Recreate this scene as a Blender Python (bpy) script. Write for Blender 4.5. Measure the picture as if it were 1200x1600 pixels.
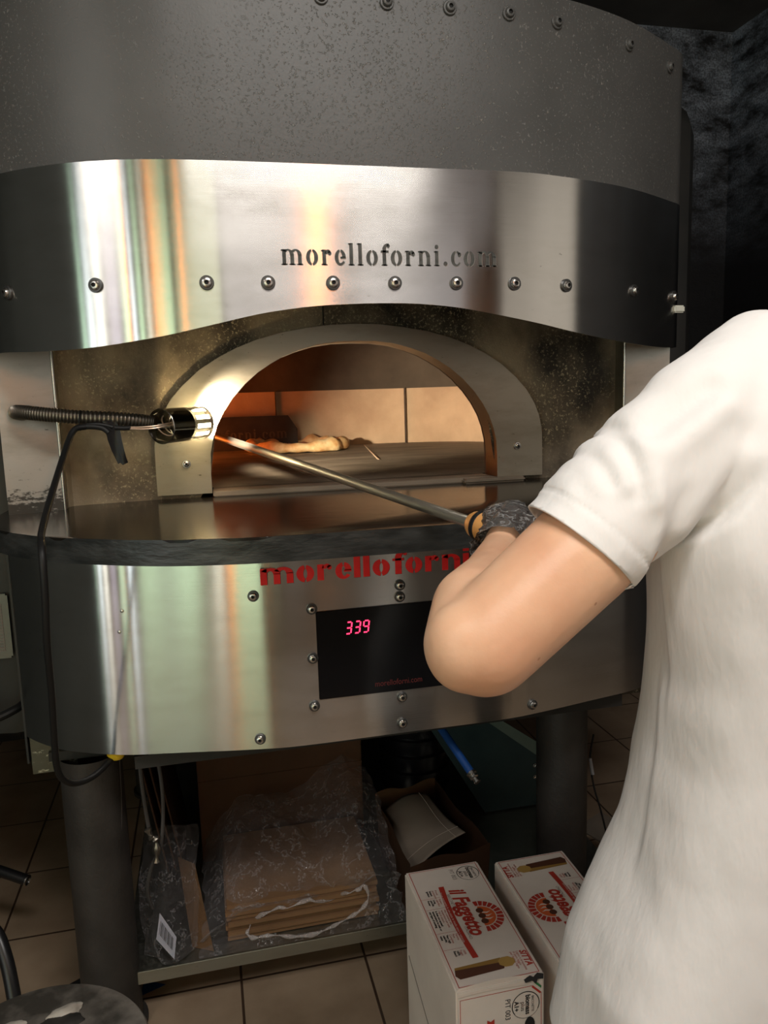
import bpy, bmesh, math, random
from mathutils import Vector, Matrix, noise
random.seed(7)
PI = math.pi
V = Vector
sc = bpy.context.scene
for o in list(bpy.data.objects): bpy.data.objects.remove(o)
C = sc.collection

# ------------------------------------------------------------------ camera
cam = bpy.data.cameras.new('camera'); camo = bpy.data.objects.new('camera', cam); C.objects.link(camo)
FPX = 1201.4
cam.sensor_fit = 'VERTICAL'; cam.sensor_height = 36.0; cam.lens = FPX/1600*36.0
cam.clip_start = 0.02
camo.matrix_world = Matrix(((0.973138, 0.063033, -0.221426, 0), (-0.228181, 0.136280, -0.964034, 0),
                            (-0.030590, 0.988663, 0.147002, 1.36), (0, 0, 0, 1)))
# the rows above are world axes in camera space (x right, y up, z back)
m = Matrix(((0.973138, 0.063033, -0.221426), (-0.228181, 0.136280, -0.964034), (-0.030590, 0.988663, 0.147002)))
camo.matrix_world = Matrix.Translation((0, 0, 1.36)) @ m.to_4x4()
sc.camera = camo

# ------------------------------------------------------------------ world, exposure
w = bpy.data.worlds.new('world'); sc.world = w; w.use_nodes = True
w.node_tree.nodes['Background'].inputs[0].default_value = (0.80, 0.88, 1.0, 1)
w.node_tree.nodes['Background'].inputs[1].default_value = 0.35
sc.view_settings.view_transform = 'Standard'; sc.view_settings.look = 'None'
sc.view_settings.gamma = 1; sc.view_settings.use_curve_mapping = False
sc.view_settings.exposure = 0.0

# light panels added in unseen shopfront openings, shaped for the steel's reflections: (x0, x1, z0, z1, colour, radiance)
WY = -2.8
OPEN = [(-6.3, -5.5, 0.06, 2.5, (0.66, 1.0, 0.70), 2.4),
        (-5.3, -4.75, 0.06, 2.5, (0.86, 0.97, 1.0), 4.2),
        (-4.6, -4.1, 0.06, 2.5, (1.0, 0.98, 0.86), 4.0),
        (-3.85, -3.4, 0.06, 2.5, (0.80, 0.70, 0.88), 1.3),
        (-3.2, -2.75, 0.06, 2.5, (0.72, 1.0, 0.66), 2.2),
        (-2.55, -2.33, 0.06, 2.5, (0.84, 0.95, 1.0), 4.6),
        (-2.15, -1.90, 0.06, 2.5, (0.70, 1.0, 0.62), 2.6),
        (-1.72, -1.60, 0.06, 2.5, (1.0, 1.0, 0.82), 4.4),
        (-1.42, -1.02, 0.06, 2.5, (0.72, 1.0, 0.56), 1.9),
        (-0.88, -0.15, 0.06, 2.5, (0.93, 1.0, 0.50), 1.0),
        (-0.05, 1.0, 1.0, 2.5, (1.0, 0.84, 0.70), 0.42),
        (1.12, 2.40, 1.0, 2.5, (1.0, 0.84, 0.74), 0.42)]
for i, (x0, x1, z0, z1, col, st) in enumerate(OPEN):
    l = bpy.data.lights.new('added_daylight', 'AREA'); l.shape = 'RECTANGLE'
    l.size = x1-x0; l.size_y = z1-z0; l.color = col
    l.energy = st*(x1-x0)*(z1-z0)*PI
    o = bpy.data.objects.new('added_daylight', l); C.objects.link(o)
    o.matrix_world = Matrix.Translation(((x0+x1)/2, WY+0.02, (z0+z1)/2)) @ Matrix.Rotation(math.radians(90), 4, 'X')
# unseen ceiling panels, added as fill light over and behind the cook
for x, y, e in ((0.4, -0.35, 46), (-2.2, -0.9, 34)):
    l = bpy.data.lights.new('added_ceiling_light', 'AREA'); l.shape = 'RECTANGLE'; l.size = 1.2; l.size_y = 0.5
    l.color = (1.0, 0.955, 0.90); l.energy = e
    o = bpy.data.objects.new('added_ceiling_light', l); C.objects.link(o); o.location = (x, y, 2.90)
# unseen light panel added in the right wall to brighten the steel band
l = bpy.data.lights.new('added_daylight', 'AREA'); l.shape = 'RECTANGLE'; l.size = 1.5; l.size_y = 3.15; l.color = (1.0, 0.90, 0.76); l.energy = 0.62*1.5*3.15*PI
o = bpy.data.objects.new('added_daylight', l); C.objects.link(o)
o.matrix_world = Matrix.Translation((2.43, -1.175, 1.75)) @ Matrix.Rotation(math.radians(90), 4, 'Y')

# ------------------------------------------------------------------ materials
def mat(name, col=(0.5, 0.5, 0.5), rough=0.5, metal=0.0, spec=0.5, coat=0.0):
    m = bpy.data.materials.new(name); m.use_nodes = True
    b = m.node_tree.nodes['Principled BSDF']
    b.inputs['Base Color'].default_value = (*col, 1); b.inputs['Roughness'].default_value = rough
    b.inputs['Metallic'].default_value = metal; b.inputs['Specular IOR Level'].default_value = spec
    b.inputs['Coat Weight'].default_value = coat
    return m
def N(m, t, **kw):
    n = m.node_tree.nodes.new(t)
    for k, v in kw.items():
        if k.startswith('i_'):
            key = k[2:]; key = int(key) if key.isdigit() else key.replace('_', ' ')
            n.inputs[key].default_value = v
        else: setattr(n, k, v)
    return n
def L(m, a, b): m.node_tree.links.new(a, b)
def bsdf(m): return m.node_tree.nodes['Principled BSDF']
def coords(m, scale=(1, 1, 1), rot=(0, 0, 0)):
    t = N(m, 'ShaderNodeTexCoord'); mp = N(m, 'ShaderNodeMapping')
    mp.inputs['Scale'].default_value = scale; mp.inputs['Rotation'].default_value = rot
    L(m, t.outputs['Object'], mp.inputs[0]); return mp.outputs[0]
def noise_tex(m, vec, scale, detail=4, rough=0.55):
    n = N(m, 'ShaderNodeTexNoise'); n.inputs['Scale'].default_value = scale
    n.inputs['Detail'].default_value = detail; n.inputs['Roughness'].default_value = rough
    L(m, vec, n.inputs['Vector']); return n.outputs[0]
def ramp(m, fac, stops):
    r = N(m, 'ShaderNodeValToRGB'); el = r.color_ramp.elements
    while len(el) < len(stops): el.new(0.5)
    for e, (p, c) in zip(el, stops):
        e.position = p; e.color = (*c, 1) if len(c) == 3 else (c[0],)*3+(1,)
    L(m, fac, r.inputs[0]); return r.outputs[0]
def mixc(m, fac, a, b, mode='MIX'):
    n = N(m, 'ShaderNodeMix', data_type='RGBA', blend_type=mode)
    for s, v in ((0, fac), (6, a), (7, b)):
        if hasattr(v, 'is_linked') or hasattr(v, 'links'): L(m, v, n.inputs[s])
        else: n.inputs[s].default_value = v if s == 0 else (*v, 1)
    return n.outputs[2]
def bump(m, h, strength=0.3, dist=0.01, prev=None):
    n = N(m, 'ShaderNodeBump'); n.inputs['Strength'].default_value = strength; n.inputs['Distance'].default_value = dist
    L(m, h, n.inputs['Height'])
    if prev is not None: L(m, prev, n.inputs['Normal'])
    L(m, n.outputs[0], bsdf(m).inputs['Normal']); return n.outputs[0]
def mottled(name, c1, c2, scale=5, rough=0.6, bs=0.2, bscale=40, metal=0, spec=0.4, stretch=(1, 1, 1), dist=0.004, lo=0.35, hi=0.65):
    m = mat(name, c1, rough, metal, spec); v = coords(m, stretch)
    f = noise_tex(m, v, scale, 6)
    L(m, ramp(m, f, [(lo, c1), (hi, c2)]), bsdf(m).inputs['Base Color'])
    bump(m, noise_tex(m, v, bscale, 5), bs, dist); return m

def stainless(name, tint=(0.62, 0.60, 0.57), rough=0.30, aniso=0.8, dirt=0.25):
    m = mat(name, tint, rough, 1.0); b = bsdf(m)
    b.inputs['Anisotropic'].default_value = aniso
    t = N(m, 'ShaderNodeCombineXYZ'); t.inputs[2].default_value = 1.0
    L(m, t.outputs[0], b.inputs['Tangent'])
    v = coords(m); vs = coords(m, (3, 3, 160)); vb = coords(m, (1.0, 1.0, 3.0))
    grain = noise_tex(m, vs, 3.0, 3)
    smud = noise_tex(m, vb, 7.0, 6, 0.65)
    dark = ramp(m, smud, [(0.30, (0.80, 0.79, 0.76)), (0.55, (1, 1, 1))])
    spots = ramp(m, noise_tex(m, coords(m, (1, 1, 2.2)), 60, 3, 0.6), [(0.70, (1, 1, 1)), (0.76, (0.35, 0.33, 0.30))])
    c = mixc(m, dirt*2, tint, dark, 'MULTIPLY'); c = mixc(m, dirt*2, c, spots, 'MULTIPLY')
    L(m, c, b.inputs['Base Color'])
    mr = N(m, 'ShaderNodeMapRange'); mr.inputs[3].default_value = rough-0.02; mr.inputs[4].default_value = rough+0.05
    L(m, smud, mr.inputs[0]); L(m, mr.outputs[0], b.inputs['Roughness'])
    bump(m, grain, 0.10, 0.0005); return m

M = {}
M['steel'] = stainless('brushed_steel', rough=0.19, aniso=0.99)
M['steel_low'] = stainless('brushed_steel_low', (0.60, 0.585, 0.56), 0.17, 1.0, 0.2)
M['steel_arch'] = stainless('arch_steel', (0.36, 0.32, 0.25), 0.36, 0.3, 0.5)
M['steel_side'] = stainless('side_steel', (0.50, 0.50, 0.43), 0.33, 0.5, 0.5)
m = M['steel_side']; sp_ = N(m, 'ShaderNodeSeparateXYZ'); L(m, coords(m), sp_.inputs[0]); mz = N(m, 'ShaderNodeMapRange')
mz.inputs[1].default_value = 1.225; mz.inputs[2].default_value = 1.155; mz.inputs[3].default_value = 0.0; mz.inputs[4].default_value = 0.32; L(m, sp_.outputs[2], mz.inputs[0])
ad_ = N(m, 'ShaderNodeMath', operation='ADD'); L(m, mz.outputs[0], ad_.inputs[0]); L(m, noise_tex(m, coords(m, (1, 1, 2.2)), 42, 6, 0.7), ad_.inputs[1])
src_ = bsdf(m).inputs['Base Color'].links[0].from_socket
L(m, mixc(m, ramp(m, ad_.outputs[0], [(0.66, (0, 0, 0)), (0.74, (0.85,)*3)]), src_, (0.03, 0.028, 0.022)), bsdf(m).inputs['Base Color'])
M['bolt'] = mat('bolt_steel', (0.55, 0.53, 0.50), 0.25, 1.0)
M['washer'] = mat('bolt_washer', (0.10, 0.10, 0.10), 0.4, 0.8)
M['socket'] = mat('socket_hole', (0.01, 0.01, 0.01), 0.8)
# textured dark paint with grit that thins out into smooth patches
m = mat('textured_paint', (0.085, 0.083, 0.080), 0.42, 0.0, 0.5); M['paint'] = m
v = coords(m); n1 = noise_tex(m, coords(m, (1, 1, 0.8)), 1.7, 3)
patch = ramp(m, n1, [(0.38, (0.08,)*3), (0.55, (1, 1, 1))])
vo = N(m, 'ShaderNodeTexVoronoi', feature='F1'); vo.inputs['Scale'].default_value = 150; L(m, v, vo.inputs['Vector'])
grit = ramp(m, noise_tex(m, v, 210, 2, 0.6), [(0.60, (0, 0, 0)), (0.70, (1, 1, 1))])
fine = noise_tex(m, v, 220, 4)
g2 = mixc(m, 1.0, grit, patch, 'MULTIPLY'); g3 = mixc(m, 0.25, g2, fine, 'ADD')
bump(m, g3, 0.6, 0.0014)
paint_grit = g2
L(m, ramp(m, noise_tex(m, v, 5, 6), [(0.3, (0.060, 0.060, 0.058)), (0.7, (0.084, 0.083, 0.080))]), bsdf(m).inputs['Base Color'])
pc_ = bsdf(m).inputs['Base Color'].links[0].from_socket; L(m, mixc(m, paint_grit, pc_, (0.17, 0.165, 0.155)), bsdf(m).inputs['Base Color'])
M['casing'] = mottled('dark_casing', (0.011, 0.012, 0.012), (0.024, 0.023, 0.021), 4, 0.45, 0.1, 60)
M['leg'] = mottled('leg_paint', (0.022, 0.020, 0.018), (0.042, 0.038, 0.034), 7, 0.5, 0.25, 90)
# sooty, speckled facade sheet
m = mat('sooty_sheet', (0.07, 0.055, 0.035), 0.55, 0.3, 0.4); M['soot'] = m
v = coords(m); sp = noise_tex(m, v, 160, 4, 0.75); big = noise_tex(m, coords(m, (1, 1, 0.7)), 6, 5)
c = ramp(m, big, [(0.36, (0.033, 0.027, 0.021)), (0.50, (0.16, 0.125, 0.085)), (0.64, (0.34, 0.27, 0.18))])
spk = ramp(m, sp, [(0.56, (0, 0, 0)), (0.62, (1, 1, 1))])
pm = ramp(m, noise_tex(m, v, 5, 3), [(0.38, (0.1, 0.1, 0.1)), (0.55, (0.9, 0.9, 0.9))])
L(m, mixc(m, mixc(m, 1.0, spk, pm, 'MULTIPLY'), c, (0.55, 0.46, 0.29)), bsdf(m).inputs['Base Color'])
bump(m, sp, 0.5, 0.003)
# ledge: black, worn enamel top
m = mottled('black_counter', (0.007, 0.006, 0.005), (0.020, 0.016, 0.013), 6, 0.17, 0.06, 30, 0.0, 0.16); M['counter'] = m
M['edge'] = mottled('black_edge', (0.010, 0.011, 0.011), (0.032, 0.033, 0.032), 16, 0.33, 0.5, 26, 0, 0.5, (1, 1, 3), 0.004)
M['slab'] = mottled('hearth_stone', (0.10, 0.078, 0.056), (0.20, 0.16, 0.12), 9, 0.55, 0.25, 40, 0, 0.3, (0.6, 2.5, 1))
M['brick'] = mottled('pale_firebrick', (0.50, 0.34, 0.22), (0.66, 0.47, 0.31), 6, 0.8, 0.4, 70, 0, 0.2)
M['dome'] = mottled('sooty_dome', (0.055, 0.042, 0.032), (0.10, 0.078, 0.058), 5, 0.8, 0.4, 60, 0, 0.2)
M['crumbs'] = mat('ashy_joint', (0.42, 0.30, 0.20), 0.9)
M['joint'] = mat('dark_joint', (0.08, 0.06, 0.045), 0.9)
M['red'] = mottled('red_paint', (0.86, 0.018, 0.02), (0.95, 0.03, 0.03), 30, 0.4, 0.1, 60)
M['cut'] = mottled('cut_letter', (0.035, 0.036, 0.034), (0.10, 0.10, 0.09), 60, 0.5, 0.2, 60)
M['cut_edge'] = mat('cut_edge', (0.40, 0.38, 0.34), 0.4, 1.0)
M['glass_black'] = mat('black_display', (0.004, 0.004, 0.005), 0.12, 0, 0.35)
def emit(name, col, s):
    m = mat(name, col, 0.5); b = bsdf(m); b.inputs['Emission Color'].default_value = (*col, 1)
    b.inputs['Emission Strength'].default_value = s; return m
M['led'] = emit('led_red', (1.0, 0.03, 0.10), 3.0)
M['dullred'] = mat('dull_red_print', (0.10, 0.012, 0.012), 0.5)
M['lampglow'] = emit('lamp_glow', (1.0, 0.86, 0.55), 14.0)
M['flame'] = emit('flame', (1.0, 0.30, 0.05), 12.0)
M['orange'] = emit('orange_tube', (1.0, 0.30, 0.05), 11.0)
M['rubber'] = mat('black_rubber', (0.008, 0.008, 0.008), 0.5, 0, 0.3)
M['conduit'] = mat('dark_conduit', (0.20, 0.18, 0.15), 0.35, 0.9)
M['chrome'] = mat('dark_chrome', (0.42, 0.40, 0.36), 0.12, 1.0)
M['wire'] = mat('copper_wire', (0.75, 0.55, 0.40), 0.35, 0.8)
M['tape'] = mat('black_tape', (0.012, 0.012, 0.013), 0.33)
M['yellow'] = mat('yellow_plastic', (0.75, 0.50, 0.02), 0.4)
M['blue'] = mat('blue_tube', (0.008, 0.05, 0.20), 0.35)
M['teal'] = mottled('teal_metal', (0.018, 0.038, 0.045), (0.035, 0.062, 0.065), 5, 0.45, 0.1, 50, 0.3)
M['teal_light'] = mottled('teal_metal_light', (0.10, 0.15, 0.13), (0.16, 0.21, 0.18), 5, 0.45, 0.1, 50, 0.3)
M['shelf'] = stainless('shelf_steel', (0.40, 0.40, 0.35), 0.42, 0.2, 0.3)
M['card'] = mottled('brown_cardboard', (0.15, 0.080, 0.036), (0.20, 0.11, 0.052), 6, 0.8, 0.15, 50)
M['card_dark'] = mottled('dark_cardboard', (0.055, 0.024, 0.010), (0.08, 0.036, 0.016), 4, 0.8, 0.15, 50)
M['card_pale'] = mottled('pale_cardboard', (0.13, 0.105, 0.08), (0.17, 0.14, 0.11), 6, 0.8, 0.15, 50)
M['carton'] = mottled('white_carton', (0.64, 0.57, 0.51), (0.74, 0.67, 0.60), 5, 0.7, 0.12, 60, 0, 0.3)
M['print_red'] = mat('print_red', (0.42, 0.035, 0.02), 0.6)
M['print_orange'] = mat('print_orange', (0.62, 0.12, 0.03), 0.6)
M['print_black'] = mat('print_black', (0.02, 0.018, 0.016), 0.6)
M['print_grey'] = mat('print_grey', (0.2, 0.17, 0.15), 0.6)
M['print_brown'] = mat('print_brown', (0.085, 0.03, 0.015), 0.6)
M['print_wood'] = mat('print_wood', (0.30, 0.17, 0.04), 0.6)
M['print_tan'] = mat('print_tan', (0.42, 0.26, 0.07), 0.6)
M['print_green'] = mat('print_green', (0.03, 0.2, 0.06), 0.6)
M['white'] = mat('white_label', (0.6, 0.6, 0.68), 0.5)
M['wood'] = mottled('turned_wood', (0.55, 0.25, 0.07), (0.70, 0.36, 0.12), 12, 0.35, 0.1, 60, 0, 0.5, (1, 1, 1))
M['tube'] = mat('peel_steel', (0.80, 0.76, 0.66), 0.38, 1.0)
M['dough'] = mottled('baked_dough', (0.82, 0.62, 0.34), (0.55, 0.28, 0.10), 26, 0.6, 0.5, 60, 0, 0.3, dist=0.004)
M['sauce'] = mottled('tomato_sauce', (0.45, 0.05, 0.01), (0.60, 0.22, 0.05), 18, 0.35, 0.5, 60)
M['plate'] = mottled('rating_plate', (0.12, 0.12, 0.108), (0.17, 0.17, 0.15), 6, 0.4, 0.05, 60, 0.5)
# skin
m = mat('skin', (0.70, 0.42, 0.26), 0.45, 0, 0.4); M['skin'] = m
bsdf(m).inputs['Subsurface Weight'].default_value = 0.12; bsdf(m).inputs['Subsurface Radius'].default_value = (0.02, 0.008, 0.004)
v = coords(m)
c = ramp(m, noise_tex(m, v, 9, 5), [(0.35, (0.66, 0.36, 0.22)), (0.65, (0.76, 0.47, 0.30))])
mo = N(m, 'ShaderNodeTexVoronoi'); mo.inputs['Scale'].default_value = 26; L(m, v, mo.inputs['Vector'])
c = mixc(m, ramp(m, mo.outputs['Distance'], [(0.035, (0.7, 0.7, 0.7)), (0.06, (0, 0, 0))]), c, (0.42, 0.17, 0.08))
L(m, c, bsdf(m).inputs['Base Color']); bump(m, noise_tex(m, v, 160, 4), 0.12, 0.002)
# white jersey
m = mat('white_jersey', (0.80, 0.78, 0.76), 0.85, 0, 0.2); M['shirt'] = m
v = coords(m); f1 = noise_tex(m, coords(m, (2, 2, 0.8), (0, 0.6, 0)), 9, 4); f2 = noise_tex(m, coords(m, (1, 1, 0.35)), 260, 3)
b1 = bump(m, f1, 0.35, 0.012); bump(m, f2, 0.12, 0.001, b1)
M['trousers'] = mottled('black_trousers', (0.015, 0.015, 0.018), (0.03, 0.03, 0.033), 10, 0.8)
M['hair'] = mottled('brown_hair', (0.02, 0.012, 0.008), (0.05, 0.03, 0.018), 40, 0.5, 0.5, 120, stretch=(1, 1, 0.2))
# glove: thin dark translucent plastic with painted glints
def film(name, col, alpha, rough, bscale, bstr, edge=0.75, dist=0.01):
    m = mat(name, col, rough, 0, 0.9); b = bsdf(m); v = coords(m)
    lw = N(m, 'ShaderNodeLayerWeight'); lw.inputs[0].default_value = 0.35
    wr = noise_tex(m, v, bscale, 5, 0.7)
    nn = N(m, 'ShaderNodeTexNoise', noise_type='RIDGED_MULTIFRACTAL') if False else None
    a = N(m, 'ShaderNodeMapRange'); a.inputs[3].default_value = alpha; a.inputs[4].default_value = edge
    L(m, lw.outputs['Facing'], a.inputs[0])
    st = ramp(m, wr, [(0.485, (0, 0, 0)), (0.50, (0.55, 0.55, 0.55)), (0.515, (0, 0, 0))])
    ad = N(m, 'ShaderNodeMath', operation='ADD', use_clamp=True); L(m, a.outputs[0], ad.inputs[0])
    ml = N(m, 'ShaderNodeMath', operation='MULTIPLY'); ml.inputs[1].default_value = 0.6; L(m, st, ml.inputs[0]); L(m, ml.outputs[0], ad.inputs[1])
    L(m, ad.outputs[0], b.inputs['Alpha']); bump(m, wr, bstr, dist); return m
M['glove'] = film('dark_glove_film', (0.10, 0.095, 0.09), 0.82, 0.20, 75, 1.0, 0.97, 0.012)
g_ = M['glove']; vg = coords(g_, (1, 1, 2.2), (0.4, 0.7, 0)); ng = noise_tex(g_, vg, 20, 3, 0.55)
L(g_, ramp(g_, ng, [(0.40, (0.055, 0.052, 0.05)), (0.455, (0.06, 0.057, 0.055)), (0.475, (0.42, 0.40, 0.38)), (0.495, (0.06, 0.057, 0.055)), (0.56, (0.05, 0.048, 0.046)), (0.575, (0.30, 0.29, 0.28)), (0.59, (0.05, 0.048, 0.046))]), bsdf(g_).inputs['Base Color'])  # pale streaks painted into the colour in place of glints
M['film'] = film('clear_film', (0.34, 0.32, 0.33), 0.06, 0.09, 13, 0.9, 0.42, 0.025)
M['film_rim'] = film('film_rim', (0.55, 0.50, 0.49), 0.30, 0.12, 40, 0.9, 0.75, 0.01)
# floor tiles
m = mat('floor_tiles', (0.5, 0.4, 0.3), 0.35, 0, 0.4); M['tiles'] = m
tc = N(m, 'ShaderNodeTexCoord'); mp = N(m, 'ShaderNodeMapping'); mp.inputs['Location'].default_value = (-0.005, -1.69, 0)
L(m, tc.outputs['Object'], mp.inputs[0])
br = N(m, 'ShaderNodeTexBrick', offset=0.0, squash=1.0)
for k, vv in (('Scale', 1.0), ('Mortar Size', 0.0035), ('Mortar Smooth', 0.3), ('Brick Width', 0.30), ('Row Height', 0.30), ('Bias', 0.0)): br.inputs[k].default_value = vv
L(m, mp.outputs[0], br.inputs['Vector'])
br.inputs['Mortar'].default_value = (0.05, 0.03, 0.02, 1)
vn = coords(m); c1 = ramp(m, noise_tex(m, vn, 7, 6), [(0.3, (0.23, 0.165, 0.11)), (0.7, (0.34, 0.255, 0.175))])
L(m, c1, br.inputs['Color1']); L(m, c1, br.inputs['Color2']); L(m, br.outputs['Color'], bsdf(m).inputs['Base Color'])
inv = N(m, 'ShaderNodeMath', operation='SUBTRACT'); inv.inputs[0].default_value = 1.0; L(m, br.outputs['Fac'], inv.inputs[1])
bump(m, inv.outputs[0], 0.4, 0.003)
# black wall with chalky scuffs
m = mat('black_wall', (0.012, 0.013, 0.016), 0.5, 0, 0.5); M['wall'] = m
v = coords(m, (1, 1, 1)); a = noise_tex(m, coords(m, (1.2, 1, 2.4), (0, 0.6, 0)), 4.5, 9, 0.72)
sep = N(m, 'ShaderNodeSeparateXYZ'); L(m, v, sep.inputs[0])
zz = N(m, 'ShaderNodeMapRange'); zz.inputs[1].default_value = 1.9; zz.inputs[2].default_value = 2.7; L(m, sep.outputs[2], zz.inputs[0])
sc1 = ramp(m, a, [(0.40, (0, 0, 0)), (0.68, (1, 1, 1))])
fac = mixc(m, 1.0, sc1, zz.outputs[0], 'MULTIPLY')
fac = mixc(m, 1.0, fac, (1.6, 1.6, 1.6), 'MULTIPLY')
fac2 = mixc(m, 1.0, fac, ramp(m, noise_tex(m, v, 120, 3), [(0.4, (0.35,)*3), (0.6, (1, 1, 1))]), 'MULTIPLY')
L(m, mixc(m, fac2, (0.014, 0.015, 0.018), (0.34, 0.40, 0.50)), bsdf(m).inputs['Base Color'])
bump(m, a, 0.5, 0.02)
M['wall_warm'] = mottled('warm_plaster', (0.42, 0.36, 0.30), (0.50, 0.43, 0.36), 3, 0.8)
M['ceiling'] = mottled('dark_ceiling', (0.06, 0.06, 0.06), (0.10, 0.10, 0.10), 3, 0.8)
M['blocker_wall'] = mottled('grey_blocker_wall', (0.085, 0.10, 0.095), (0.13, 0.15, 0.145), 2, 0.7)
M['frame'] = mat('dark_frame', (0.03, 0.03, 0.03), 0.4, 0.5)
M['seat'] = mottled('grimy_metal', (0.055, 0.05, 0.042), (0.21, 0.19, 0.165), 9, 0.5, 0.4, 40, 0.4, lo=0.40, hi=0.58)
M['shard'] = mottled('pale_scraps', (0.30, 0.27, 0.23), (0.40, 0.37, 0.32), 30, 0.5)
M['soot_lump'] = mottled('burnt_scraps', (0.01, 0.009, 0.008), (0.03, 0.026, 0.022), 30, 0.6)

# ------------------------------------------------------------------ helpers
def obj(name, bm, mats, parent=None, smooth=True, angle=35):
    me = bpy.data.meshes.new(name)
    bmesh.ops.recalc_face_normals(bm, faces=bm.faces)
    bm.to_mesh(me); bm.free()
    if not isinstance(mats, (list, tuple)): mats = [mats]
    for mm in mats: me.materials.append(mm if not isinstance(mm, str) else M[mm])
    o = bpy.data.objects.new(name, me); C.objects.link(o)
    if smooth:
        me.shade_smooth()
        me.set_sharp_from_angle(angle=math.radians(angle))
    if parent is not None: o.parent = parent; o.matrix_parent_inverse = parent.matrix_world.inverted()
    return o
def tag(o, label, cat, group=None):
    o['label'] = label; o['category'] = cat
    if group: o['group'] = group
    return o
def thing(name, label, cat, loc=(0, 0, 0), group=None):
    o = bpy.data.objects.new(name, None); C.objects.link(o); o.location = loc
    o.matrix_world = Matrix.Translation(loc)
    return tag(o, label, cat, group)
def struct(o): o['kind'] = 'structure'; return o
def box(bm, x0, x1, y0, y1, z0, z1, bev=0.0, mi=0):
    b = bmesh.new(); bmesh.ops.create_cube(b, size=1)
    for vv in b.verts: vv.co = V(((x0+x1)/2+vv.co.x*(x1-x0), (y0+y1)/2+vv.co.y*(y1-y0), (z0+z1)/2+vv.co.z*(z1-z0)))
    if bev: bmesh.ops.bevel(b, geom=b.edges, offset=bev, segments=2, affect='EDGES')
    join(bm, b, mi)
def join(bm, b, mi=0, mtx=None):
    if mtx is not None: bmesh.ops.transform(b, matrix=mtx, verts=b.verts)
    vs = [bm.verts.new(v_.co) for v_ in b.verts]; b.verts.index_update()
    for f in b.faces:
        try:
            nf = bm.faces.new([vs[v_.index] for v_ in f.verts]); nf.material_index = mi if mi else f.material_index
        except ValueError: pass
    b.free()
def frame_of(d):
    d = d.normalized(); a = V((0, 0, 1)) if abs(d.z) < 0.9 else V((1, 0, 0))
    s = d.cross(a).normalized(); return s, s.cross(d).normalized()
def tube(bm, pts, r, seg=12, cap=True, mi=0):
    pts = [V(p) for p in pts]; n = len(pts); rs = r if isinstance(r, (list, tuple)) else [r]*n
    rings = []; s = None
    for i, p in enumerate(pts):
        d = (pts[min(i+1, n-1)]-pts[max(i-1, 0)]).normalized()
        if s is None: s, u = frame_of(d)
        else:
            s = (s-d*s.dot(d)).normalized()
        u = s.cross(d).normalized()
        rings.append([bm.verts.new(p+(s*math.cos(2*PI*k/seg)+u*math.sin(2*PI*k/seg))*rs[i]) for k in range(seg)])
    for a, b in zip(rings, rings[1:]):
        for k in range(seg):
            f = bm.faces.new((a[k], a[(k+1) % seg], b[(k+1) % seg], b[k])); f.material_index = mi
    if cap:
        for rg in (rings[0], rings[-1]):
            f = bm.faces.new(rg); f.material_index = mi
def spline(pts, n=8):
    pts = [V(p) for p in pts]; out = []
    for i in range(len(pts)-1):
        p0, p1, p2, p3 = pts[max(i-1, 0)], pts[i], pts[i+1], pts[min(i+2, len(pts)-1)]
        for k in range(n):
            t = k/n
            out.append(0.5*((2*p1)+(p2-p0)*t+(2*p0-5*p1+4*p2-p3)*t*t+(3*p1-p0-3*p2+p3)*t**3))
    return out+[pts[-1]]
def lathe(bm, prof, mtx=None, seg=32, mi=0):
    """prof: (radius, height) about local Z"""
    b = bmesh.new(); rings = []
    for r, z in prof:
        rings.append([b.verts.new((max(r, 1e-5)*math.cos(2*PI*k/seg), max(r, 1e-5)*math.sin(2*PI*k/seg), z)) for k in range(seg)])
    for a, c in zip(rings, rings[1:]):
        for k in range(seg): b.faces.new((a[k], a[(k+1) % seg], c[(k+1) % seg], c[k]))
    bmesh.ops.remove_doubles(b, verts=b.verts, dist=2e-5)
    join(bm, b, mi, mtx)
def align(p, d):
    """matrix: local Z towards d, origin p"""
    return Matrix.Translation(p) @ V(d).to_track_quat('Z', 'Y').to_matrix().to_4x4()
def prism(bm, poly, mtx, t, mi=0):
    """2D polygon (local XY) extruded by t along local Z"""
    b = bmesh.new(); n = len(poly)
    lo = [b.verts.new((x, y, 0)) for x, y in poly]; hi = [b.verts.new((x, y, t)) for x, y in poly]
    b.faces.new(lo[::-1]); b.faces.new(hi)
    for i in range(n): b.faces.new((lo[i], lo[(i+1) % n], hi[(i+1) % n], hi[i]))
    join(bm, b, mi, mtx)
def interp(t, x):
    if x <= t[0][0]: return t[0][1]
    for (a, b), (c, d) in zip(t, t[1:]):
        if x <= c: return b+(d-b)*(x-a)/(c-a)
    return t[-1][1]
def smooth_curve(pts, n=6): return [(p.x, p.y) for p in spline([(a, b, 0) for a, b in pts], n)]

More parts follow.
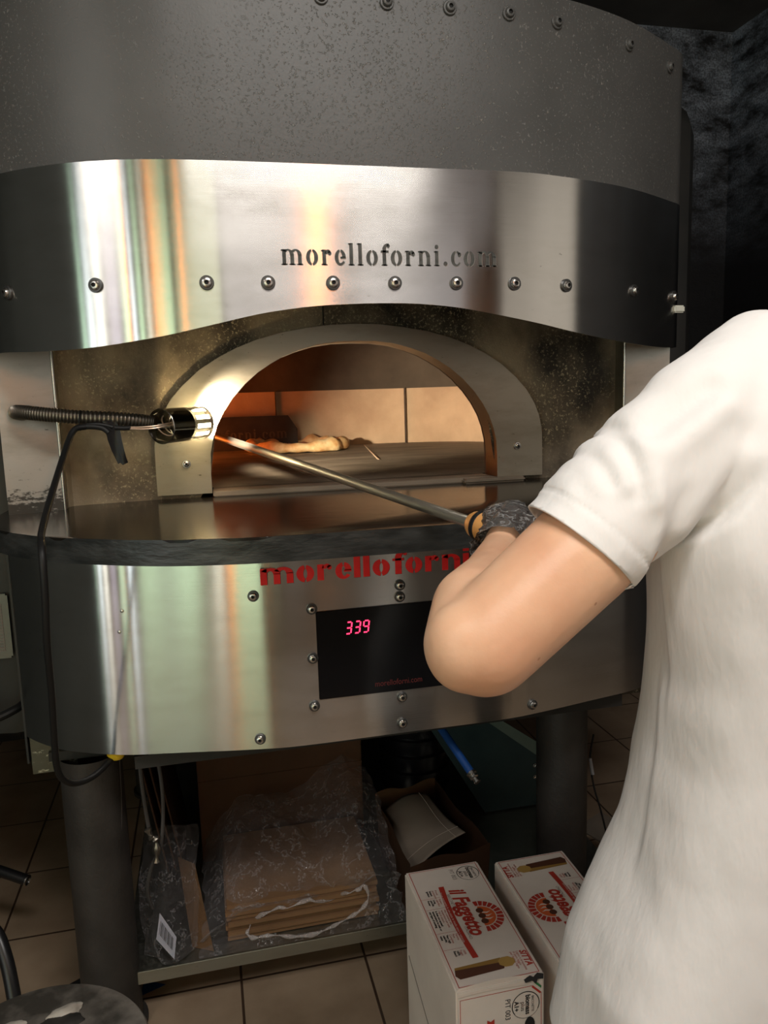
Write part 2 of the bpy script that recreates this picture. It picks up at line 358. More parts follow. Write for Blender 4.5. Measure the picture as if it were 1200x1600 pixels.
# ------------------------------------------------------------------ the room
RX0, RX1, RY0, RY1, RZ = -6.8, 2.45, WY-0.12, 3.3, 2.95
def slab(name, x0, x1, y0, y1, z0, z1, mt):
    bm = bmesh.new(); box(bm, x0, x1, y0, y1, z0, z1); return struct(obj(name, bm, mt, smooth=False))
slab('floor', RX0, RX1, RY0, RY1, -0.06, 0, 'tiles')
slab('ceiling', RX0, RX1, RY0, RY1, RZ, RZ+0.06, 'ceiling')
slab('wall_back', RX0, RX1, RY1, RY1+0.1, 0, RZ, 'wall')
slab('wall_right', RX1, RX1+0.1, RY0, RY1, 0, RZ, 'wall')
slab('wall_left', RX0-0.1, RX0, RY0, RY1, 0, RZ, 'wall')
slab('wall_left_blocker', -1.15, -1.0, 0.86, RY1, 0, RZ, 'blocker_wall')      # wall stub added to block light to the oven's underside and darken reflections
slab('wall_low_blocker', -0.35, 2.2, -1.15, -0.55, 0, 1.18, 'wall_warm')  # unseen low wall, added to keep light from under the oven
bm = bmesh.new()      # shopfront wall behind the camera, open where the added light panels stand
xs = [RX0]+[v_ for w_ in OPEN for v_ in w_[:2]]+[RX1]
for a, b in zip(xs[::2], xs[1::2]): box(bm, a, b, WY-0.1, WY, 0, RZ)
for x0, x1, z0, z1, _, _ in OPEN:
    box(bm, x0, x1, WY-0.1, WY, 0, z0); box(bm, x0, x1, WY-0.1, WY, z1, RZ)
struct(obj('wall_front', bm, 'wall_warm', smooth=False))
for i, (x0, x1, z0, z1, _, _) in enumerate(OPEN):  # frames round the added, unseen openings
    bm = bmesh.new()
    for q in ((x0-.04, x0+.01, z0, z1), (x1-.01, x1+.04, z0, z1), (x0-.04, x1+.04, z1-.01, z1+.04), (x0-.04, x1+.04, z0-.04, z0+.01)):
        box(bm, q[0], q[1], WY, WY+0.045, q[2], q[3])
    struct(obj('added_window_%d' % (i+1), bm, 'frame', smooth=False))
bm = bmesh.new()
for q in ((-2.79, -2.75, .96, 2.54), (.40, .44, .96, 2.54), (-2.79, .44, .96, 1.0), (-2.79, .44, 2.5, 2.54)): box(bm, RX1-.045, RX1, q[0], q[1], q[2], q[3])
struct(obj('added_window_20', bm, 'frame', smooth=False))  # frame round the added side light panel

# unseen orange lamps, added behind the camera so the steel mirrors their streaks
for i, (x, y, z, r, h, lb) in enumerate(((.66, -1.5, 2.2, .042, .6, 'widest added orange pendant lamp, hanging rightmost behind the camera'), (-1.0, -1.5, 1.45, .012, 2.2, 'long slim added orange tube lamp hanging second from the left'),
                                         (-2.0, -1.5, 2.0, .030, 1.0, 'thicker added orange tube lamp nearest the left windows'), (-.46, -1.5, 1.45, .010, 2.2, 'slimmest added orange tube lamp, hanging second from the right'))):
    t = thing('added_pendant_lamp', lb, 'lamp', (x, y, RZ), 'added orange pendant lamps'); bm = bmesh.new()
    lathe(bm, [(0, -h/2), (r*.9, -h/2+.005), (r, -h/2+.02), (r, h/2-.02), (r*.6, h/2), (0, h/2)], Matrix.Translation((x, y, z)), 24); obj('lamp_shade', bm, 'orange', t)
    bm = bmesh.new(); tube(bm, [(x, y, z+h/2), (x, y, RZ)], .004, 6); obj('cord', bm, 'frame', t)

# ------------------------------------------------------------------ the oven
oven = thing('pizza_oven', 'large rounded pizza oven in brushed steel and grey textured paint, with arched mouth', 'oven', (0.35, 1.9, 0))
XC = 0.35
UL = [(0, 0), (.25, 0), (.33, .002), (.4, .007), (.475, .021), (.569, .057), (.664, .12), (.72, .19), (.755, .27), (.77, .35), (.775, .5)]
UR = [(0, 0), (.235, .002), (.347, .022), (.46, .057), (.555, .1), (.672, .17), (.72, .205), (.755, .27), (.77, .35), (.775, .5)]
LO = [(0, 0), (.2, .0), (.3, .012), (.44, .04), (.52, .056), (.58, .078), (.653, .117), (.70, .160), (.738, .205)]
LE = [(0, 0), (.25, .004), (.37, .023), (.45, .050), (.529, .092), (.60, .138), (.66, .195), (.71, .26), (.745, .34), (.76, .45), (.76, .58)]
def plan(left, right, y0, n=6):
    a = [V((XC-d, y0+y, 0)) for d, y in left[::-1]]; b = [V((XC+d, y0+y, 0)) for d, y in right[1:]]
    return spline(a+b, n)
def sheet(curve, zlo, zhi, t=0.003, nz=1):
    """upright sheet along a plan curve; zlo, zhi: number or function of x; t: thickness inwards"""
    bm = bmesh.new(); n = len(curve); F, B = [], []
    for i, p in enumerate(curve):
        d = (curve[min(i+1, n-1)]-curve[max(i-1, 0)]).normalized(); nrm = V((-d.y, d.x, 0))
        a = zlo(p.x) if callable(zlo) else zlo; b = zhi(p.x) if callable(zhi) else zhi
        F.append([bm.verts.new((p.x, p.y, a+(b-a)*k/nz)) for k in range(nz+1)])
        B.append([bm.verts.new((p.x+nrm.x*t, p.y+nrm.y*t, a+(b-a)*k/nz)) for k in range(nz+1)])
    for i in range(n-1):
        for k in range(nz):
            bm.faces.new((F[i][k], F[i+1][k], F[i+1][k+1], F[i][k+1])); bm.faces.new((B[i][k], B[i][k+1], B[i+1][k+1], B[i+1][k]))
        bm.faces.new((F[i][0], B[i][0], B[i+1][0], F[i+1][0])); bm.faces.new((F[i][nz], F[i+1][nz], B[i+1][nz], B[i][nz]))
    for i in (0, n-1):
        for k in range(nz): bm.faces.new((F[i][k], F[i][k+1], B[i][k+1], B[i][k]))
    return bm
def on_curve(curve, x):
    for a, b in zip(curve, curve[1:]):
        if a.x <= x <= b.x and b.x > a.x:
            t = (x-a.x)/(b.x-a.x); p = a.lerp(b, t); d = (b-a).normalized(); return p.y, V((d.y, -d.x, 0))
    return curve[0].y, V((0, -1, 0))
upper = plan(UL, UR, 1.40)
drum_c = plan(UL+[(.775, .62)], UR+[(.775, .62)], 1.402)
drum_c = plan(UL, UR, 1.4025)
bm = sheet(drum_c, 1.60, 2.08, 0.004)
n = len(drum_c)                              # top plate of the drum
top = [bm.verts.new((p.x, p.y+.0015, 2.078)) for p in drum_c]; bk = [bm.verts.new((p.x, 2.0, 2.078)) for p in drum_c]
for i in range(n-1):
    try: bm.faces.new((top[i], top[i+1], bk[i+1], bk[i]))
    except ValueError: pass
drum = obj('upper_drum', bm, 'paint', oven)
# scalloped steel band
BB = [(-.43, 1.461), (-.353, 1.463), (-.301, 1.460), (-.249, 1.459), (-.184, 1.461), (-.118, 1.468), (-.052, 1.478), (.024, 1.494), (.102, 1.511), (.159, 1.520),
      (.216, 1.526), (.28, 1.529), (.334, 1.530), (.394, 1.529), (.456, 1.524), (.506, 1.517), (.583, 1.503), (.655, 1.490), (.733, 1.476), (.819, 1.464), (.919, 1.455), (1.02, 1.452), (1.13, 1.458)]
bbs = smooth_curve(BB, 4)
band = obj('front_band', sheet(plan(UL, UR, 1.40, 10), lambda x: interp(bbs, x), 1.766, 0.0025, 1), 'steel', oven)
def bolt_bm(bm, p, nrm, r=0.0125):
    mt = align(p, nrm)
    lathe(bm, [(r, -0.002), (r, .0012), (r*.92, .002), (r*.70, .0021)], mt, 20, 1)
    lathe(bm, [(r*.72, .0018), (r*.70, .0045), (r*.58, .0068), (r*.36, .0078), (r*.32, .0078)], mt, 20, 0)
    lathe(bm, [(r*.33, .0079), (r*.30, .0045), (0, .0045)], mt, 6, 2)
def bolt(parent, curve, x, z, r=0.0125, label=None):
    y, nr = on_curve(curve, x); bm = bmesh.new(); bolt_bm(bm, V((x, y, z))+nr*0.002, nr, r)
    o = obj('bolt', bm, ['bolt', 'washer', 'socket'], parent); return o
for x in (-.325, -.164, .021, .126, .241, .355, .472, .588, .705, .893, 1.047): bolt(band, plan(UL, UR, 1.40, 10), x, 1.565)
pm_ = M['paint']
for x in (.24, .355, .469, .581, .682, .866, 1.010):
    y, nr = on_curve(drum_c, x); bm = bmesh.new(); bolt_bm(bm, V((x, y, 2.036))+nr*.002, nr, .0125)
    obj('bolt', bm, [pm_, pm_, M['socket']], drum)
bm = bmesh.new(); y, nr = on_curve(upper, 1.062); box(bm, 1.052, 1.078, y-.012, y+.0, 1.530, 1.546, .003)
obj('clip', bm, mat('pale_clip', (.6, .6, .52), .5), band)

# letters: stencil capitals built from polygons, x-height = 1
def arcband(cx, cy, ro, so, ri, si, a0, a1, n=10):
    a0, a1 = math.radians(a0), math.radians(a1)
    out = [(cx+ro*math.cos(a0+(a1-a0)*k/n), cy+so*math.sin(a0+(a1-a0)*k/n)) for k in range(n+1)]
    inn = [(cx+ri*math.cos(a0+(a1-a0)*k/n), cy+si*math.sin(a0+(a1-a0)*k/n)) for k in range(n+1)]
    return out+inn[::-1]
def rect(x0, y0, x1, y1): return [(x0, y0), (x1, y0), (x1, y1), (x0, y1)]
def glyph(ch, st, serif):
    """returns polygons and advance; st = stem width"""
    P = []; sr = 0.09 if serif else 0
    def stem(x, h, top=True, bot=True):
        P.append(rect(x, 0, x+st, h))
        if serif:
            if bot: P.append(rect(x-sr, 0, x+st+sr, 0.07))
            if top: P.append([(x-sr, h-.10), (x+st*.5, h-.10), (x+st*.5, h), (x-sr, h-.02)])
    def hump(x, wd):
        P.append(arcband(x+wd/2-.0, .62, wd/2+st, .40, wd/2-.02, .22 if not serif else .30, 0, 150 if not serif else 140))
        P.append(rect(x+wd-.0, 0, x+wd+st, .66))
        if serif: P.append(rect(x+wd-sr, 0, x+wd+st+sr, .07))
    if ch == 'l': stem(sr, 1.45); return P, st+2*sr+.16
    if ch == 'i': stem(sr, 1.0); P.append(arcband(sr+st/2, 1.28, st*.55, .15, .001, .001, 0, 360, 14) if serif else rect(sr, 1.14, sr+st, 1.40)); return P, st+2*sr+.16
    if ch == '.': P.append(arcband(st*.5+.1, .15, .16, .16, .001, .001, 0, 360, 14)); return P, st+.34
    if ch in 'nm':
        wd = .36; stem(sr, 1.0); hump(sr+st*.93, wd)
        adv = sr+st*.93+wd+st
        if ch == 'm': hump(adv-.04, wd); adv += wd+st-.04
        return P, adv+sr+.16
    if ch == 'r':
        stem(sr, 1.0); P.append(arcband(sr+st+.17, .66, .27, .36, .05, .13, 35, 165)); P.append(arcband(sr+st+.30, .78, .13, .15, .001, .001, 0, 360, 12)); return P, sr+st+.46+.14
    if ch == 'o':
        r = .46; iw = r-st*1.05
        P.append(arcband(r, .5, r, .53, iw, .40 if serif else .30, 98, 262)); P.append(arcband(r, .5, r, .53, iw, .40 if serif else .30, -82, 82)); return P, 2*r+.16
    if ch in 'ce':
        r = .43; iw = r-st*1.0
        P.append(arcband(r, .5, r, .53, iw, .38 if serif else .30, 98, 275))
        if ch == 'e':
            P.append(arcband(r, .5, r, .53, iw, .38 if serif else .30, 0, 82)); P.append(rect(r+.03, .42, 2*r-.01, .56)); P.append(arcband(r, .5, r, .53, iw+.12, .36, 275, 325))
        else:
            P.append(arcband(2*r-.14, .76, .14, .16, .001, .001, 0, 360, 12)); P.append(arcband(r, .5, r, .53, iw+.1, .38, 42, 82)); P.append(arcband(r, .5, r, .53, iw+.16, .40, 275, 325))
        return P, 2*r+.12
    if ch == 'f':
        P.append(rect(.14, 0, .14+st, 1.05)); P.append(rect(0, .86, .62, 1.0))
        if serif: P.append(rect(.05, 0, .23+st, .07))
        P.append(arcband(.14+st+.14, 1.06, .14+st, .40, .13, .22, 75, 180)); P.append(arcband(.14+st+.20, 1.30, .12, .13, .001, .001, 0, 360, 12)); return P, .62+.08
    return P, .4
def lettering(name, text, x0, x1, z, h, serif, st, y, t, mt, parent, skew=0.0, edge=None, width=None):
    polys = []; cx = 0
    for ch in text:
        P, adv = glyph(ch, st, serif); polys.append([[(px+cx, py) for px, py in q] for q in P]); cx += adv+(.10 if serif else .0)
    sx = (x1-x0)/(cx-.1) if width is None else width
    for gi, G in enumerate(polys):
        bm = bmesh.new()
        for q in G:
            pts = [(x0+px*sx+py*skew*h, z+py*h) for px, py in q]
            prism(bm, pts, Matrix(((1, 0, 0, 0), (0, 0, -1, y), (0, 1, 0, 0), (0, 0, 0, 1))), t)
            if edge: prism(bm, [(a+.0007, b-.0006) for a, b in pts], Matrix(((1, 0, 0, 0), (0, 0, -1, y), (0, 1, 0, 0), (0, 0, 0, 1))), t*.5, 1)
        o = obj('letter', bm, [mt, edge or mt], parent, smooth=False)
lettering('letters', 'morelloforni.com', .151, .556, 1.596, .0262, True, .27, 1.3998, .0008, 'cut', band, edge='cut_edge')

# lower steel panel
lower = plan(LO, LO, 1.40, 8)
panel = obj('lower_panel', sheet(lower, .703, 1.112, .003), 'steel_low', oven)
for x, z in ((.07, 1.004), (.068, .724), (.625, 1.004), (.625, .724), (.348, 1.003), (.347, .980), (.346, .778), (.345, .724),
             (.176, .972), (.174, .876), (.173, .781), (.520, .972), (.520, .876), (.520, .781)):
    bolt(panel, lower, x, z, .0105)
for (x, z) in ((-.168, .985), (-.176, .945)):
    y, nr = on_curve(lower, x); bm = bmesh.new(); lathe(bm, [(.0036, 0), (.0032, .0008), (.0016, .0014), (0, .0016)], align(V((x, y, z)), nr), 14); obj('rivet', bm, 'bolt', panel)
lettering('letters', 'morelloforni.com', .084, .62, 1.025, .0305, False, .34, 1.3998, .0008, 'red', panel, edge='cut', width=.0363)
disp = bmesh.new(); box(disp, .183, .513, 1.3965, 1.402, .792, .966, .0012)
disp = obj('display', disp, 'glass_black', panel)
SEG = {'3': 'abgcd', '9': 'abcdfg'}
def digit(ch, x, z, wd, h, parent):
    bm = bmesh.new(); t = .0026; y = 1.3963; sk = .14
    sg = {'a': (t*.6, h-t/2, wd-t*.6, h+t/2), 'g': (t*.6, h/2-t/2, wd-t*.6, h/2+t/2), 'd': (t*.6, -t/2, wd-t*.6, t/2), 'b': (wd-t/2, h/2+t*.4, wd+t/2, h-t*.4),
          'c': (wd-t/2, t*.4, wd+t/2, h/2-t*.4), 'f': (-t/2, h/2+t*.4, t/2, h-t*.4), 'e': (-t/2, t*.4, t/2, h/2-t*.4)}
    for s in SEG[ch]:
        a, b, c, d = sg[s]; pts = [(x+px+(pz)*sk, z+pz) for px, pz in ((a, b), (c, b), (c, d), (a, d))]
        prism(bm, pts, Matrix(((1, 0, 0, 0), (0, 0, -1, y), (0, 1, 0, 0), (0, 0, 0, 1))), .0004)
    obj('digit', bm, 'led', parent, smooth=False)
for i, ch in enumerate('339'): digit(ch, .2385+i*.0168, .9175, .0100, .0225, disp)
def text_mesh(txt, size, mt, mtx, parent=None, name='printed_text', extrude=0.0, offset=0.0, shear=0.0, align_x='LEFT', sx=1.0, space=1.0):
    cu = bpy.data.curves.new(name, 'FONT'); cu.body = txt; cu.size = size; cu.extrude = extrude; cu.offset = offset; cu.shear = shear
    cu.align_x = align_x; cu.space_character = space; cu.resolution_u = 3
    o = bpy.data.objects.new(name, cu); C.objects.link(o)
    me = bpy.data.meshes.new_from_object(o.evaluated_get(bpy.context.evaluated_depsgraph_get()))
    bpy.data.objects.remove(o); bpy.data.curves.remove(cu)
    me.transform(mtx @ Matrix.Diagonal((sx, 1, 1, 1))); me.materials.clear(); me.materials.append(M[mt])
    q = bpy.data.objects.new(name, me); C.objects.link(q)
    if parent is not None: q.parent = parent; q.matrix_parent_inverse = parent.matrix_world.inverted()
    return q
bpy.context.view_layer.update()
FR = lambda x, y, z: Matrix(((1, 0, 0, x), (0, 0, -1, y), (0, 1, 0, z), (0, 0, 0, 1)))
text_mesh('morelloforni.com', .0165, 'dullred', FR(.292, 1.3962, .806), disp, sx=.82)

# black ledge / counter
le = plan(LE, LE, 1.195, 6)
def slab_from(curve, yb, z0, z1, bev):
    bm = bmesh.new(); pts = [V((p.x, p.y, 0)) for p in curve]+[V((curve[-1].x, yb, 0)), V((curve[0].x, yb, 0))]
    lo_ = [bm.verts.new((p.x, p.y, z0)) for p in pts]; hi_ = [bm.verts.new((p.x, p.y, z1)) for p in pts]
    bm.faces.new(lo_[::-1]); tf = bm.faces.new(hi_)
    for i in range(len(pts)):
        f = bm.faces.new((lo_[i], lo_[(i+1) % len(pts)], hi_[(i+1) % len(pts)], hi_[i])); f.material_index = 1
    if bev: bmesh.ops.bevel(bm, geom=[e for e in tf.edges], offset=bev, segments=3, affect='EDGES', profile=.6)
    return bm
counter = obj('counter', slab_from(le, 1.80, 1.108, 1.150, .005), ['counter', 'edge'], oven, angle=50)

# side pillars, facade and arch
PZ0, PZ1 = 1.150, 1.66
for s in (-1, 1):
    bm = bmesh.new()
    a = [V((XC+s*.742, 1.80, 0)), V((XC+s*.742, 1.662, 0)), V((XC+s*.640, 1.690, 0)), V((XC+s*.638, 1.70, 0)), V((XC+s*.640, 1.735, 0))]
    if s < 0: a = a
    else: a = a[::-1]
    join(bm, sheet(a, PZ0, PZ1, .003)); pl = obj('side_pillar', bm, 'steel_side', oven, angle=25)
    bm = bmesh.new(); tube(bm, [(XC+s*.640, 1.691, PZ0), (XC+s*.640, 1.691, PZ1)], .0035, 12); obj('rolled_edge', bm, 'bolt', pl)
ARO = [(0, 1.528), (.055, 1.5265), (.11, 1.520), (.17, 1.510), (.225, 1.495), (.27, 1.478), (.31, 1.458), (.352, 1.432), (.39, 1.399), (.418, 1.368), (.438, 1.335), (.450, 1.305), (.457, 1.27), (.458, 1.22), (.458, 1.160)]
ARI = [(0, 1.490), (.045, 1.489), (.09, 1.483), (.13, 1.472), (.165, 1.459), (.195, 1.443), (.225, 1.424), (.255, 1.399), (.283, 1.369), (.304, 1.340), (.320, 1.311), (.331, 1.280), (.338, 1.25), (.340, 1.21), (.340, 1.160)]
def arch_pts(t): return [(XC-a, z) for a, z in t[::-1]]+[(XC+a, z) for a, z in t[1:]]
ao, ai = arch_pts(ARO), arch_pts(ARI)
def arch_ring(o_, i_, y0, y1):
    bm = bmesh.new(); R = []
    for (xo, zo), (xi, zi) in zip(o_, i_):
        R.append([bm.verts.new(c) for c in ((xo, y0, zo), (xi, y0, zi), (xi, y1, zi), (xo, y1, zo))])
    for a, b in zip(R, R[1:]):
        for k in range(4): bm.faces.new((a[k], b[k], b[(k+1) % 4], a[(k+1) % 4]))
    for q in (R[0], R[-1]): bm.faces.new(q)
    return bm
arch = obj('arch_frame', arch_ring(ao, ai, 1.757, 1.835), 'steel_arch', oven, angle=30)
for x, z in ((-.042, 1.228), (.742, 1.234)):
    bm = bmesh.new(); bolt_bm(bm, V((x, 1.756, z)), V((0, -1, 0)), .0095); obj('bolt', bm, ['bolt', 'bolt', 'socket'], arch)
# speckled facade sheet: concave wings, hole under the arch plate
FA = [(-.640, 1.733), (-.632, 1.748), (-.60, 1.757), (-.55, 1.764), (-.50, 1.770), (-.458, 1.775)]
fc = [V((XC+d, y, 0)) for d, y in FA]+[V((XC-.458+.916*k/40, 1.776, 0)) for k in range(1, 40)]+[V((XC-d, y, 0)) for d, y in FA[::-1]]
arm_tab = sorted([(d, z+.012) for d, z in ARI]); arm_tab2 = [(d, z) for d, z in arm_tab if d < .3395]+[(.341, 1.20), (.346, 1.16), (.36, 1.150), (1, 1.150)]
obj('facade_sheet', sheet(fc, lambda x: interp(arm_tab2, abs(x-XC)), 1.66, .003), 'soot', oven, angle=40)
bm = bmesh.new(); box(bm, .279, .2815, 1.7735, 1.7775, 1.528, 1.66); obj('seam', bm, 'socket', oven)
bm = bmesh.new()                              # ceiling of the recess, behind the band
cv = plan([(a, b) for a, b in UL if a < .76], [(a, b) for a, b in UR if a < .76], 1.41)
lo_ = [bm.verts.new((p.x, p.y, 1.655)) for p in cv]; bk = [bm.verts.new((p.x, 1.80, 1.655)) for p in cv]
for i in range(len(cv)-1): bm.faces.new((lo_[i], lo_[i+1], bk[i+1], bk[i]))
obj('hood_plate', bm, 'casing', oven)
# threshold and turning hearth
bm = bmesh.new(); box(bm, XC-.338, XC+.335, 1.762, 1.86, 1.150, 1.162, .002); box(bm, .60, .755, 1.735, 1.775, 1.150, 1.161, .004)
obj('threshold', bm, 'slab', oven)
# oven chamber
CHW = 0.66
ch = []
for k in range(-30, 31):
    a = k/30*PI*.5
    ch.append((CHW*math.copysign(abs(math.sin(a))**.55, a), math.cos(a)**.45))
chp = [V((XC-CHW, 1.845, 0)), V((XC-CHW, 2.10, 0))]+[V((XC+x, 2.10+y*.66, 0)) for x, y in ch[1:-1]]+[V((XC+CHW, 2.10, 0)), V((XC+CHW, 1.845, 0))]
HZ = 1.195
bm = bmesh.new()
poly = [V((XC-.62, 2.02, HZ)), V((XC+.62, 2.02, HZ)), V((XC+.66, 2.83, HZ)), V((XC-.66, 2.83, HZ))]
ramp_ = [V((XC-.65, 1.845, 1.163)), V((XC+.65, 1.845, 1.163))]
vs = [bm.verts.new(p) for p in ramp_+[V((XC+.65, 2.02, HZ)), V((XC-.65, 2.02, HZ))]]; bm.faces.new(vs)
v2 = [bm.verts.new(p) for p in (V((XC-.65, 2.86, HZ)), V((XC+.65, 2.86, HZ)))]; bm.faces.new((vs[3], vs[2], v2[1], v2[0]))
hearth = obj('hearth', bm, 'slab', oven)
bm = bmesh.new(); tube(bm, [(.455, 2.03, HZ+.0003), (.555, 2.70, HZ+.0003)], .0025, 6); obj('hearth_joint', bm, 'crumbs', oven)
def rev(c): return c
wallc = chp
obj('chamber_wall', sheet(wallc, 1.15, 1.392, .03), 'brick', oven)
for x, y in ((.252, 2.752), (.718, 2.738)):
    bm = bmesh.new(); box(bm, x-.0008, x+.0008, y-.012, y+.02, HZ, 1.392); obj('wall_joint', bm, 'joint', oven)
bm = bmesh.new(); rings = []                  # dome
for j in range(11):
    t = j/10; sx = math.cos(t*PI/2)**.5 if t < 1 else 0; zz_ = 1.392+.23*math.sin(t*PI/2)
    rings.append([bm.verts.new((XC+(p.x-XC)*sx, 2.3+(p.y-2.3)*sx if p.y > 2.3 else max(2.3+(p.y-2.3)*1.0, 1.845) if sx > .3 else 2.3+(p.y-2.3)*sx*3, zz_)) for p in chp])
for a, b in zip(rings, rings[1:]):
    for k in range(len(chp)-1): bm.faces.new((a[k], a[k+1], b[k+1], b[k]))
bmesh.ops.remove_doubles(bm, verts=bm.verts, dist=1e-4)
obj('dome', bm, 'dome', oven)
bm = bmesh.new()                              # inner face of the mouth wall
R = [(XC+d, z) for d, z in [(-.66, 1.15), (-.66, 1.62), (.66, 1.62), (.66, 1.15)]]
N_ = len(ai); outer = []
for x, z in ai:
    a = math.atan2(z-1.15, x-XC); k = min(.66/max(abs(math.cos(a)), 1e-6), .50/max(abs(math.sin(a)), 1e-6)); outer.append((XC+math.cos(a)*k, 1.15+math.sin(a)*k))
join(bm, arch_ring(outer, ai, 1.836, 1.845)); obj('mouth_wall', bm, 'dome', oven)
# flame guard with lettering, burner flames behind it
bm = bmesh.new()
prism(bm, [(-.12, 1.195), (.318, 1.195), (.318, 1.262), (.288, 1.310), (-.10, 1.310)], FR(0, 2.70, 0), .006)
guard = obj('flame_guard', bm, mottled('guard_steel', (.016, .012, .010), (.035, .028, .022), 12, .6), oven)
lettering('letters', 'morelloforni.com', -.10, .285, 1.232, .024, True, .27, 2.6938, .0012, 'joint', guard)
bm = bmesh.new()
for i in range(9):
    x = -.24+.018*i+random.uniform(-.01, .01); y = 2.30+.05*i; h = random.uniform(.07, .13)
    tube(bm, [(x, y, 1.2), (x+.006, y, 1.2+h*.4), (x-.004, y, 1.2+h*.75), (x+.004, y, 1.2+h)], [.012, .017, .008, .001], 8)
obj('burner_flame', bm, 'flame', oven)
l = bpy.data.lights.new('burner_glow', 'POINT'); l.energy = 2.2; l.color = (1.0, .20, .04); l.shadow_soft_size = .06
o = bpy.data.objects.new('burner_glow', l); C.objects.link(o); o.location = (-.16, 2.35, 1.30)
# casing behind and around, and under-body
def ring_plan(hw, y0, y1, n=40, e=.55):
    out = []
    for k in range(n+1):
        a = PI*k/n; x = -math.cos(a); yy = math.sin(a)
        out.append(V((XC+hw*math.copysign(abs(x)**e, x), y0+(y1-y0)*abs(yy)**.7, 0)))
    return out
bc = [V((XC-.742, 1.79, 0)), V((XC-.80, 1.775, 0)), V((XC-.87, 1.79, 0)), V((XC-.92, 1.85, 0)), V((XC-.945, 1.95, 0))]
bc = bc+[V((p.x, p.y, 0)) for p in ring_plan(.95, 2.1, 3.12)]+[V((2*XC-p.x, p.y, 0)) for p in bc[::-1]]
cb = bmesh.new(); rows = []
for z, k in ((.645, 1.0), (2.0, 1.0), (2.035, .99), (2.055, .97), (2.06, .94), (2.06, .2)):
    rows.append([cb.verts.new((XC+(p.x-XC)*k, 2.3+(p.y-2.3)*k, z)) for p in bc])
for a, b in zip(rows, rows[1:]):
    for k in range(len(bc)-1): cb.faces.new((a[k], a[k+1], b[k+1], b[k]))
casing = obj('rear_casing', cb, 'casing', oven)
bm = bmesh.new(); pts = [V((p.x, p.y+.06, 0)) for p in lower]
box(bm, XC-.70, XC+.70, 1.60, 3.0, .645, .665)
box(bm, XC-.52, XC+.52, 1.475, 1.60, .664, .69)
obj('base_plate', bm, 'casing', oven)
for s in (-1, 1):
    bm = bmesh.new(); box(bm, XC+s*.740-.002, XC+s*.740+.002, 1.605, 1.80, .645, 1.108); obj('inner_side', bm, 'casing', oven)
bm = bmesh.new(); box(bm, -.385, -.298, 1.612, 1.616, .618, .705); obj('bracket', bm, 'steel_side', oven, smooth=False)
bm = bmesh.new(); box(bm, .945, 1.03, 1.60, 1.604, .633, .70); obj('bracket', bm, 'steel_side', oven, smooth=False)
for x, y in ((-.275, 1.63), (.815, 1.66), (-.25, 2.7), (.95, 2.7)):
    bm = bmesh.new(); lathe(bm, [(.062, 0), (.062, .645)], Matrix.Translation((x, y, 0)), 40)
    lathe(bm, [(.072, 0), (.072, .012), (.062, .012)], Matrix.Translation((x, y, 0)), 40); obj('leg', bm, 'leg', oven)
# rating plate and handle on the casing left of the panel
bm = bmesh.new(); box(bm, -.58, -.437, 1.766, 1.770, .822, .966, .004)
rp = obj('rating_plate', bm, 'plate', oven)
bm = bmesh.new()
for i in range(16): box(bm, -.565, -.45, 1.7652, 1.766, .838+i*.0068, .8405+i*.0068)
for i in range(5): box(bm, -.565+i*.028, -.563+i*.028, 1.7650, 1.766, .838, .944)
obj('rating_grid', bm, 'print_grey', rp, smooth=False)
text_mesh('66 m 50/60', .012, 'print_black', FR(-.53, 1.7654, .951), rp)
bm = bmesh.new(); tube(bm, spline([(-.62, 1.72, .70), (-.50, 1.70, .705), (-.43, 1.72, .722), (-.415, 1.77, .728)], 6), .009, 10); obj('handle', bm, 'rubber', oven)
bm = bmesh.new(); lathe(bm, [(0, -.014), (.012, -.011), (.018, -.002), (.019, .01), (.019, .04)], Matrix.Translation((-.205, 1.50, .692)), 20); obj('yellow_knob', bm, 'yellow', oven)

# ------------------------------------------------------------------ gooseneck work lamp shining into the mouth
lamp = thing('gooseneck_lamp', 'dark gooseneck work lamp on the left pillar, slotted head facing the oven mouth', 'lamp', (-.352, 1.665, 1.353))
gp = spline([(-.352, 1.676, 1.350), (-.356, 1.64, 1.354), (-.335, 1.618, 1.353), (-.29, 1.607, 1.347), (-.227, 1.602, 1.340), (-.15, 1.600, 1.3335), (-.098, 1.612, 1.325)], 30)
bm = bmesh.new(); rr = [.0128+(.0012, .0012, -.0010)[i % 3] for i in range(len(gp))]; tube(bm, gp, rr, 16)
obj('gooseneck', bm, 'conduit', lamp, angle=25)
hd = V((.63, .72, .02)).normalized(); hp = V((-.082, 1.585, 1.3175)); HL = .118; HR = .0345
bm = bmesh.new(); mt = align(hp, hd); seg = 72; NZ = 12
b = bmesh.new(); g = [[b.verts.new((HR*math.cos(2*PI*k/seg), HR*math.sin(2*PI*k/seg), HL*j/NZ)) for k in range(seg)] for j in range(NZ+1)]
for j in range(NZ):
    for k in range(seg):
        if 7 <= j <= 10 and k % 6 < 3: continue      # the cooling slots at the bulb end
        b.faces.new((g[j][k], g[j][(k+1) % seg], g[j+1][(k+1) % seg], g[j+1][k]))
bmesh.ops.solidify(b, geom=b.faces, thickness=.0012); join(bm, b, 0, mt)
head = obj('lamp_housing', bm, 'chrome', lamp, angle=30)
bm = bmesh.new(); lathe(bm, [(HR, .0), (HR+.0008, .0008), (HR+.0008, .003), (HR, .004)], mt, 48); obj('rim', bm, 'bolt', head)
bm = bmesh.new(); lathe(bm, [(0, .035), (.012, .035), (.018, .05), (.021, .060)], mt, 32); obj('reflector', bm, 'chrome', head)
